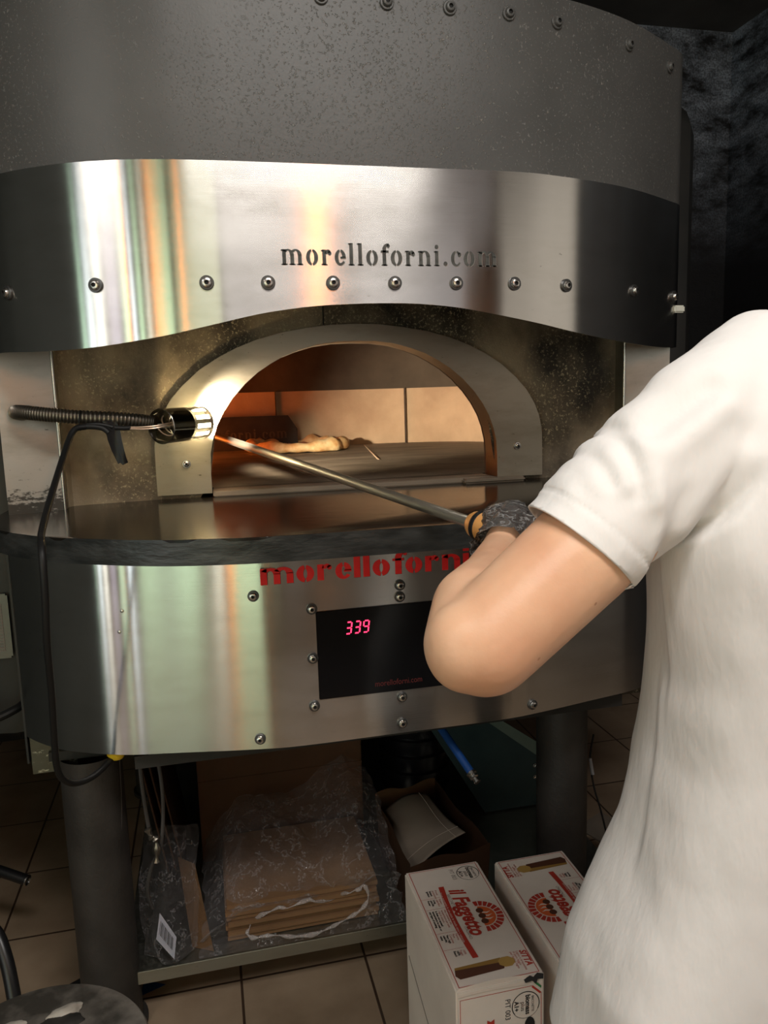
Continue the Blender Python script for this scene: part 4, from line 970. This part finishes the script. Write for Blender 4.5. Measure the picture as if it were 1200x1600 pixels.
    bm = bmesh.new(); b = bmesh.new(); b.faces.new([b.verts.new((x, y, .0004)) for x, y in ((.010, W-.014), (.013, W-.016), (.026, W-.003), (.022, W-.002))]); join(bm, b, 0, EM); obj('corner_stripe', bm, 'print_green', bd, smooth=False)
    for k, s in enumerate(('Pronta', 'accensione')): text_mesh(s, .006, 'print_red', EM @ Matrix.Translation((.078, .040-.006*k, .0003)), bd)
    for k, s in enumerate(('Instant', 'ignition')): text_mesh(s, .006, 'print_black', EM @ Matrix.Translation((.078, .026-.006*k, .0003)), bd, offset=.0002)
    bm = bmesh.new(); b = bmesh.new(); b.faces.new([b.verts.new((.092+.016*math.cos(2*PI*k/20), W-.024+.0095*math.sin(2*PI*k/20), .0005)) for k in range(20)]); join(bm, b, 0, EM); obj('hand_hole', bm, 'socket', bd, smooth=False)
    # lifted strip of tape and torn gap along the near top edge
    if not flip:
        bm = bmesh.new(); NN = 20; lo_, hi_ = [], []
        for k in range(NN+1):
            t2 = k/NN; x = x0+.004+(wd-.03)*t2; zz2 = h+.0012+.004*math.sin(PI*t2)
            lo_.append(bm.verts.new((x, y0-.0015, h-.012+.002*math.sin(t2*4)))); hi_.append(bm.verts.new((x, y0+.004, zz2-.001)))
        for k in range(NN): bm.faces.new((lo_[k], lo_[k+1], hi_[k+1], hi_[k]))
        obj('tape_strip', bm, mat('tape_pale', (.60, .52, .45), .3), bd)
        bm = bmesh.new(); pts = [(0, 0), (.012, .004), (.018, .001), (.026, .006), (.036, .003), (.034, -.004), (.024, -.003), (.020, -.009), (.014, -.004), (.002, -.005)]
        prism(bm, pts, Matrix.Translation((x0+wd-.038, y0+.001, h-.0045)) @ Matrix.Rotation(math.radians(60), 4, 'X'), .003); obj('torn_gap', bm, 'socket', bd, smooth=False)
    return t
carton(.349, 1.096, .159, .336, .380, 'white briquette carton with a torn front edge, left of two on the floor', False)
carton(.541, 1.080, .157, .336, .381, 'white briquette carton with its printing upside down, right of two, half behind the person', True)

# ------------------------------------------------------------------ stool, black tubes and floor cable at the lower left
st = thing('stool', 'low stool with a round grimy metal seat in the bottom left corner', 'stool', (-.293, 1.04, 0))
mt = Matrix.Translation((-.293, 1.04, 0))
bm = bmesh.new(); lathe(bm, [(0, .447), (.150, .449), (.160, .448), (.163, .443), (.160, .437), (.10, .434), (0, .434)], mt, 64); seat = obj('seat', bm, 'seat', st)
for k in range(4):
    a = PI/4+k*PI/2; bm = bmesh.new(); tube(bm, [(-.293+.10*math.cos(a), 1.04+.10*math.sin(a), .436), (-.293+.15*math.cos(a), 1.04+.15*math.sin(a), 0)], .011, 10); obj('leg', bm, 'frame', st)
bm = bmesh.new(); tube(bm, [(-.293+.132*math.cos(2*PI*k/40), 1.04+.132*math.sin(2*PI*k/40), .15) for k in range(41)], .008, 8); obj('foot_ring', bm, 'frame', st)
for i, (x, y, a, lx, ly, mt_, h, lb) in enumerate(((-.262, 1.135, .35, .026, .013, 'shard', .018, 'pale oval scrap on the stool seat, nearer the middle'), (-.345, 1.118, .5, .030, .013, 'shard', .014, 'pale oval scrap at the left rim of the stool seat'),
                                          (-.268, 1.112, .2, .036, .020, 'soot_lump', .012, 'burnt black lump under the pale scrap on the stool seat'), (-.345, 1.095, .4, .034, .018, 'soot_lump', .008, 'burnt black lump at the left rim of the stool seat'), (-.250, 1.055, .3, .022, .010, 'soot_lump', .008, 'small burnt black crumb near the middle of the stool seat'))):
    bm = bmesh.new(); bmesh.ops.create_icosphere(bm, subdivisions=3, radius=1)
    for q in bm.verts:
        k = 1+.25*noise.noise(q.co*2+V((i*7, 0, 0))); q.co = V((q.co.x*lx*k, q.co.y*ly*k, max(-.0, q.co.z*h*.5*k)))
    bmesh.ops.transform(bm, matrix=Matrix.Translation((x, y, .4487 if mt_ == 'soot_lump' else .4487+.0)) @ Matrix.Rotation(a, 4, 'Z'), verts=bm.verts)
    o = obj('scrap', bm, mt_, None, angle=60); tag(o, lb, 'scrap', 'scraps on the stool seat')
bm = bmesh.new(); tube(bm, spline([(-.62, 1.52, .30), (-.52, 1.50, .385), (-.455, 1.475, .385), (-.425, 1.44, .345), (-.405, 1.40, .26), (-.39, 1.37, .12), (-.385, 1.36, .012)], 8), .0125, 14)
o = obj('bent_tube', bm, mat('black_tube', (.008, .008, .009), .35), None); tag(o, 'thick bent black tube rising from the floor behind the stool', 'tube')
bm = bmesh.new(); tube(bm, [(-.72, 2.02, .26), (-.50, 1.93, .195)], .013, 14); o = obj('slanting_rod', bm, mat('black_rod', (.008, .008, .009), .35), None)
bm = bmesh.new(); lathe(bm, [(.013, 0), (.014, .001), (.014, .004), (.012, .005)], align((-.502, 1.931, .1955), V((.22, -.09, -.065))), 20); obj('end_ring', bm, 'bolt', o)
bm = bmesh.new(); tube(bm, [(-.70, 2.01, .255), (-.70, 2.02, .0)], .010, 10); obj('foot', bm, 'rubber', o)
tag(o, 'slanting black rod with a bright end ring in the dark at the far left', 'rod')
bm = bmesh.new(); tube(bm, spline([(-.62, 1.58, .007), (-.50, 1.66, .007), (-.42, 1.745, .007), (-.34, 1.80, .007), (-.28, 1.84, .007), (-.18, 1.95, .007)], 8), .0055, 8)
o = obj('floor_cable', bm, 'rubber', None); tag(o, 'thin black cable curving over the floor tiles behind the stool', 'cable')
bm = bmesh.new(); prism(bm, [(0, 0), (.055, .022), (.005, .05)], Matrix.Translation((-.226, 1.70, .0006)), .001); o = obj('blue_scrap', bm, 'blue', None, smooth=False); tag(o, 'small blue plastic scrap on the tiles under the shelf end', 'scrap')

# ------------------------------------------------------------------ the cook
cook = thing('person', 'person in a white t-shirt, back turned, gloved left hand on the peel grip', 'person', (.62, .76, 0))
def capsule(bm, a, b, ra, rb, seg=20, sy=1.0):
    a, b = V(a), V(b); d = b-a; ln = d.length; prof = []
    for k in range(7): t = -PI/2+PI/2*k/6; prof.append((ra*math.cos(t), ra*math.sin(t)))
    for k in range(7): t = PI/2*k/6; prof.append((rb*math.cos(t), ln+rb*math.sin(t)))
    lathe(bm, prof, align(a, d), seg)
def ell(bm, c, r, rot=None, seg=3):
    b = bmesh.new(); bmesh.ops.create_icosphere(b, subdivisions=seg, radius=1)
    mm_ = Matrix.Translation(c) @ (rot or Matrix.Identity(4)) @ Matrix.Diagonal((*r, 1)); join(bm, b, 0, mm_)
def remeshed(bm, vox, it=4, fac=.5):
    me = bpy.data.meshes.new('tmp'); bm.to_mesh(me); bm.free(); o = bpy.data.objects.new('tmp', me); C.objects.link(o)
    r = o.modifiers.new('r', 'REMESH'); r.mode = 'VOXEL'; r.voxel_size = vox
    s = o.modifiers.new('s', 'SMOOTH'); s.iterations = it; s.factor = fac
    me2 = bpy.data.meshes.new_from_object(o.evaluated_get(bpy.context.evaluated_depsgraph_get()))
    bpy.data.objects.remove(o); b = bmesh.new(); b.from_mesh(me2); bpy.data.meshes.remove(me2); return b
SH = V((.500, .712, 1.325)); EL = V((.236, .690, 1.118)); WR = V((.368, .925, 1.158))
def loft(bm, rings, n=40, ea=.85, eb=.9):
    """rings: (z, xc, yc, a, b)"""
    R = []
    for z, xc, yc, a, b_ in rings:
        R.append([bm.verts.new((xc+a*math.copysign(abs(math.cos(t))**ea, math.cos(t)), yc+b_*math.copysign(abs(math.sin(t))**eb, math.sin(t)), z)) for t in [2*PI*k/n for k in range(n)]])
    for a, b_ in zip(R, R[1:]):
        for k in range(n): bm.faces.new((a[k], a[(k+1) % n], b_[(k+1) % n], b_[k]))
    bm.faces.new(R[0][::-1]); bm.faces.new(R[-1])
TOR = [(.84, .700, .80, .150, .100), (.95, .712, .79, .150, .100), (1.05, .718, .78, .150, .095), (1.15, .722, .775, .155, .100), (1.25, .722, .77, .165, .100), (1.34, .718, .765, .165, .090), (1.40, .715, .76, .13, .070), (1.44, .715, .76, .07, .055)]
def arm_parts(bm, g=0.0):
    MD = SH.lerp(EL, .5)+V((.011, .010, -.018)); S2 = SH+V((.022, .018, -.014))
    capsule(bm, S2, MD, .051+g, .0575+g); capsule(bm, MD, EL+V((.020, -.001, .000)), .0575+g, .0525+g)
    ell(bm, EL+V((-.002, -.004, .000)), (.040, .042, .046))
    capsule(bm, EL+V((.004, .002, -.010)), EL+V((.020, .0, -.006)), .034, .040)
    m1 = EL.lerp(WR, .28)+V((-.004, 0, .006)); m2 = EL.lerp(WR, .62)
    capsule(bm, EL, m1, .042+g, .0455+g); capsule(bm, m1, m2, .0455+g, .036+g); capsule(bm, m2, WR, .036+g, .027+g)
# hand closed round the grip: axis ax of the grip, gc centre of the fist
ax = hdir; gc = A-hdir*.086; up = (V((0, 0, 1))-ax*ax.z).normalized(); side = ax.cross(up).normalized()
if side.x < 0: side = -side              # side points right/away, towards the arm's outer face
def gpt(s, ang, r): return gc+ax*s+(up*math.sin(ang)+side*math.cos(ang))*r
def hand(bm, g=0.0):
    pm0 = gc-up*.008-side*.0
    capsule(bm, WR, gpt(-.012, math.radians(150), .032), .026+g, .024+g)
    capsule(bm, gpt(-.030, math.radians(130), .034), gpt(.026, math.radians(130), .034), .0155+g, .0165+g)
    capsule(bm, gpt(-.026, math.radians(165), .036), gpt(.018, math.radians(165), .036), .016+g, .016+g)
    capsule(bm, gpt(-.030, math.radians(195), .034), gpt(.012, math.radians(195), .034), .016+g, .015+g)
    for i, (s, ln) in enumerate(((.034, .92), (.012, 1.0), (-.010, .96), (-.031, .80))):
        r = (.0098, .0100, .0095, .0085)[i]+g
        pts = [gpt(s, math.radians(130), .036), gpt(s+.001, math.radians(85), .0345), gpt(s+.002, math.radians(35), .0295), gpt(s+.002, math.radians(-25*ln), .0275), gpt(s+.001, math.radians(-80*ln), .0270)]
        for k, (p, q) in enumerate(zip(pts, pts[1:])): capsule(bm, p, q, r*(1-.06*k), r*(1-.06*(k+1)), 12)
    capsule(bm, gc+up*.022, V((.412, .984, 1.194)), .016+g, .0165+g); capsule(bm, V((.412, .984, 1.194)), WR+V((.004, .004, .012)), .0165+g, .024+g)
    tp = [gpt(-.015, math.radians(190), .034), gpt(.018, math.radians(215), .034), gpt(.040, math.radians(235), .030), gpt(.056, math.radians(262), .027)]
    for k, (p, q) in enumerate(zip(tp, tp[1:])): capsule(bm, p, q, (.0145, .0120, .0105)[k]+g, (.0120, .0105, .0095)[k]+g, 12)
bm = bmesh.new(); arm_parts(bm)
hand(bm)
loft(bm, TOR)
capsule(bm, (.62, .765, 1.375), SH+V((.022, .008, -.012)), .045, .050); capsule(bm, (.76, .765, 1.38), (.885, .80, 1.325), .050, .054)
capsule(bm, (.735, .740, 1.40), (.79, .735, 1.50), .058, .056)                          # neck
HD = V((.125, -.085, -.042))
ell(bm, V((.684, .825, 1.640))+HD, (.074, .092, .112)); ell(bm, V((.684, .862, 1.590))+HD, (.055, .060, .062)); ell(bm, V((.684, .915, 1.625))+HD, (.012, .016, .022))   # head, jaw, nose
for s in (-1, 1): ell(bm, V((.684+s*.076, .815, 1.625))+HD, (.011, .020, .032))
ell(bm, V((.684, .908, 1.588))+HD, (.024, .010, .006))
R_EL = V((.985, .90, 1.09)); R_WR = V((.87, 1.06, 1.10))                                  # right arm, out of view
capsule(bm, (.885, .80, 1.325), R_EL, .055, .044); capsule(bm, R_EL, R_WR, .044, .028); capsule(bm, R_WR, (.80, 1.085, 1.10), .026, .034)
for k in range(4): capsule(bm, (.81, 1.085, 1.115-.018*k), (.750, 1.100, 1.112-.018*k), .010, .009, 10); capsule(bm, (.750, 1.100, 1.112-.018*k), (.742, 1.075, 1.108-.018*k), .009, .008, 10)
capsule(bm, (.83, 1.07, 1.12), (.775, 1.06, 1.145), .013, .011, 10)
for s, fx in ((-1, -.02), (1, .04)):
    hip = V((.690+s*.080, .80, .84)); kn = V((.645+s*.105+fx, .815, .48)); an = V((.645+s*.115+fx, .79, .09))
    capsule(bm, hip, kn, .078, .056); capsule(bm, kn, an, .056, .038); capsule(bm, an-V((0, .02, .045)), an+V((0, .14, -.055)), .038, .030)
bb = remeshed(bm, .0045, 9)
body = obj('body', bb, 'skin', cook, angle=180)
# glove: thin film over the hand, crumpled at the cuff
bm = bmesh.new(); hand(bm, .0028); wd_ = (WR-gc).normalized(); capsule(bm, WR, WR+(EL-WR).normalized()*.020, .032, .036)
gb = remeshed(bm, .0022, 4)
gb.normal_update()
for v_ in gb.verts:
    t = max(0, min(1, ((v_.co-gc).dot(wd_)-.0)/.09)); nn = noise.noise(v_.co*55+V((3, 1, 2))); n2 = noise.noise(V((v_.co.x*30, v_.co.y*30, v_.co.z*140)))
    n3 = (1-abs(noise.noise(V((v_.co.x*42+v_.co.z*30, v_.co.y*42, v_.co.z*85-v_.co.x*40)))))**5; v_.co += v_.normal*(.002*nn+.002*abs(n2)+.0035*n3+.003*t)
ed = (WR-EL).normalized(); cp = WR-ed*.012
r_ = bmesh.ops.bisect_plane(gb, geom=gb.verts[:]+gb.edges[:]+gb.faces[:], plane_co=cp, plane_no=ed, clear_inner=True)
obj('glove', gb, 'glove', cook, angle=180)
# hair
bm = bmesh.new(); ell(bm, V((.684, .812, 1.665))+HD, (.083, .098, .105)); hb = remeshed(bm, .005, 2)
for v_ in hb.verts: v_.co += v_.co.normalized()*.004*noise.noise(v_.co*60)
bmesh.ops.delete(hb, geom=[v_ for v_ in hb.verts if v_.co.y > .80 and v_.co.z < 1.66 or v_.co.z < 1.52], context='VERTS'); obj('hair', hb, 'hair', cook, angle=180)
# trousers and shoes
bm = bmesh.new(); loft(bm, [(.74, .675, .80, .165, .115), (.86, .700, .80, .160, .112), (.96, .712, .79, .150, .104)])
for s, fx in ((-1, -.02), (1, .04)):
    hip = V((.685+s*.080, .80, .82)); kn = V((.645+s*.105+fx, .815, .48)); an = V((.645+s*.115+fx, .79, .09))
    capsule(bm, hip, kn, .092, .070); capsule(bm, kn, an, .070, .058)
tb = remeshed(bm, .008, 3); bmesh.ops.delete(tb, geom=[v_ for v_ in tb.verts if v_.co.z < .075], context='VERTS'); obj('trousers', tb, 'trousers', cook, angle=180)
for s, fx in ((-1, -.02), (1, .04)):
    an = V((.645+s*.115+fx, .79, 0)); bm = bmesh.new(); capsule(bm, an+V((0, -.03, .045)), an+V((0, .17, .038)), .046, .040); ell(bm, an+V((0, 0, .085)), (.046, .055, .045))
    sb = remeshed(bm, .006, 3)
    for v_ in sb.verts: v_.co.z = max(.002, v_.co.z)
    obj('shoe', sb, 'rubber', cook, angle=180)
# t-shirt
STOR = [(.420, .641, .790, .255, .165), (.560, .656, .785, .250, .160), (.650, .661, .775, .245, .158), (.711, .678, .770, .240, .155), (.767, .691, .765, .232, .150), (.817, .702, .760, .225, .146), (.876, .703, .755, .215, .142), (.941, .704, .750, .208, .138),
        (.994, .704, .745, .207, .135), (1.061, .703, .740, .206, .132), (1.154, .702, .736, .208, .130), (1.230, .704, .734, .212, .128), (1.290, .704, .736, .211, .122), (1.335, .706, .742, .198, .112), (1.375, .710, .748, .175, .100), (1.405, .714, .750, .150, .090), (1.435, .722, .745, .105, .075), (1.46, .735, .74, .07, .062)]
bm = bmesh.new(); loft(bm, STOR, 64, .65, .65)
CU = V((.355, .700, 1.207))
sd_ = (CU-SH).normalized()
SF = V((.008, .014, -.009))
capsule(bm, (.605, .755, 1.385), SH+V((.014, .014, .004)), .058, .066); capsule(bm, SH+V((.012, .014, -.002)), CU-sd_*.06+SF, .068, .0655); capsule(bm, CU-sd_*.06+SF, CU+sd_*.05+SF, .0655, .063)
capsule(bm, (.78, .765, 1.385), (.885, .80, 1.325), .058, .072); capsule(bm, (.885, .80, 1.325), (.94, .85, 1.21), .074, .070)
sb = remeshed(bm, .0042, 18)
def cut(b, co, no, **k): bmesh.ops.bisect_plane(b, geom=b.verts[:]+b.edges[:]+b.faces[:], plane_co=co, plane_no=no, **k)
cutn = V((-.66, .03, -.75)).normalized()
cut(sb, CU+sd_*.014, cutn, clear_outer=False) if False else None
# only the sleeve side is trimmed by the cuff plane
dele = [v_ for v_ in sb.verts if v_.co.x < .50 and (v_.co-(CU-sd_*.006)).dot(cutn) > 0 and (v_.co-CU).length < .13]
cutv = [v_ for v_ in sb.verts if v_.co.x < .60 and (v_.co-CU).length < .16]; cs = set(cutv)
gm = cutv+[e for e in sb.edges if e.verts[0] in cs and e.verts[1] in cs]+[f for f in sb.faces if all(q in cs for q in f.verts)]
bmesh.ops.bisect_plane(sb, geom=gm, plane_co=CU-sd_*.006, plane_no=cutn)
bmesh.ops.delete(sb, geom=[v_ for v_ in sb.verts if v_.co.x < .412 and (v_.co-(CU-sd_*.006)).dot(cutn) > 1e-5 and (v_.co-CU).length < .15 and v_.co.z > 1.02], context='VERTS')
rs_ = V((.055, .05, -.115)).normalized()
bmesh.ops.delete(sb, geom=[v_ for v_ in sb.verts if v_.co.x > .90 and (v_.co-V((.93, .84, 1.23))).dot(rs_) > 0], context='VERTS')
cut(sb, V((0, 0, .52)), V((0, 0, -1)), clear_outer=True)
bmesh.ops.delete(sb, geom=[v_ for v_ in sb.verts if v_.co.z > 1.448], context='VERTS')
sb.normal_update()
def sm(a, b, x): t = max(0, min(1, (x-a)/(b-a))); return t*t*(3-2*t)
def ridge(v_, a, b, w_, amp):
    """soft fold along the segment a-b (points in space), fading at its ends"""
    if v_.y > .76: return 0
    a, b = V((a[0], 0, a[2])), V((b[0], 0, b[2])); d = b-a; v_ = V((v_.x, 0, v_.z)); t = (v_-a).dot(d)/d.length_squared
    if t < -.1 or t > 1.1: return 0
    q = (v_-(a+d*t)).length; return amp*math.exp(-(q/w_)**2)*sm(-.1, .15, t)*sm(1.1, .85, t)
FOLDS = [((0.407, 0.660, 1.352), (0.389, 0.660, 1.304), 0.010, 0.0055), ((0.389, 0.660, 1.304), (0.393, 0.660, 1.260), 0.010, 0.0055), ((0.398, 0.660, 1.348), (0.379, 0.660, 1.303), 0.008, -0.0040), ((0.379, 0.660, 1.303), (0.380, 0.660, 1.263), 0.008, -0.0040), ((0.436, 0.660, 1.366), (0.416, 0.660, 1.320), 0.011, 0.0060), ((0.416, 0.660, 1.320), (0.415, 0.660, 1.243), 0.011, 0.0060), ((0.423, 0.660, 1.365), (0.404, 0.660, 1.320), 0.007, -0.0045), ((0.404, 0.660, 1.320), (0.404, 0.660, 1.250), 0.007, -0.0045), ((0.382, 0.665, 1.327), (0.367, 0.665, 1.260), 0.009, 0.0050), ((0.359, 0.670, 1.291), (0.344, 0.670, 1.252), 0.008, 0.0040), ((0.502, 0.640, 1.368), (0.418, 0.640, 1.314), 0.012, -0.0060), ((0.508, 0.630, 1.350), (0.425, 0.630, 1.294), 0.014, 0.0050), ((0.517, 0.630, 1.308), (0.448, 0.630, 1.208), 0.018, 0.0050), ((0.429, 0.635, 1.293), (0.412, 0.635, 1.147), 0.008, 0.0030), ((0.453, 0.630, 1.269), (0.423, 0.630, 1.160), 0.009, -0.0030), ((0.447, 0.600, 1.016), (0.383, 0.600, 0.882), 0.022, -0.0050), ((0.496, 0.600, 1.029), (0.463, 0.600, 0.798), 0.026, 0.0050), ((0.354, 0.610, 0.914), (0.319, 0.610, 0.807), 0.018, -0.0050), ((0.418, 0.600, 0.862), (0.365, 0.600, 0.757), 0.020, 0.0050)]
def shirt_disp(p):
    d = 0.0
    # sleeve folds from the shoulder seam towards the cuff, then folds of the back
    for a, b, w_, am in FOLDS: d += ridge(p, a, b, w_, am)
    d += .0035*noise.noise(V((p.x*9+p.z*4, p.y*9, p.z*4.5)))+.0012*noise.noise(V((p.x*30+p.z*10, p.y*26, p.z*12)))
    # overlap where the loose cloth of the back hangs over the side
    L0, L1 = V((.495, 0, 1.215)), V((.362, 0, .975)); dl = (L1-L0).normalized(); s = (p.x-L0.x)*dl.z-(p.z-L0.z)*dl.x; t = ((p.x-L0.x)*dl.x+(p.z-L0.z)*dl.z)
    if p.y < .74: d += .013*sm(-.002, .005, -s)*sm(.14, .01, -s)*sm(-.10, .02, t)*sm(.40, .26, t)
    if p.y < .74: d -= .007*math.exp(-((s-.004)/.0055)**2)*sm(-.10, .02, t)*sm(.40, .26, t)
    return d*1.25
for v_ in sb.verts: v_.co += v_.normal*shirt_disp(v_.co)
for _ in range(4): bmesh.ops.smooth_vert(sb, verts=[v_ for v_ in sb.verts if not v_.is_boundary], factor=.5, use_axis_x=True, use_axis_y=True, use_axis_z=True)
for v_ in sb.verts:                                                     # stitched hem of the sleeve
    t = -(v_.co-(CU-sd_*.006)).dot(cutn)
    if v_.co.x < .47 and 0 <= t < .030 and (v_.co-CU).length < .12: v_.co += v_.normal*(-.0018*math.exp(-((t-.024)/.0022)**2)+.0008*sm(.026, .022, t))
bmesh.ops.solidify(sb, geom=sb.faces, thickness=.0025)
obj('t_shirt', sb, 'shirt', cook, angle=180)
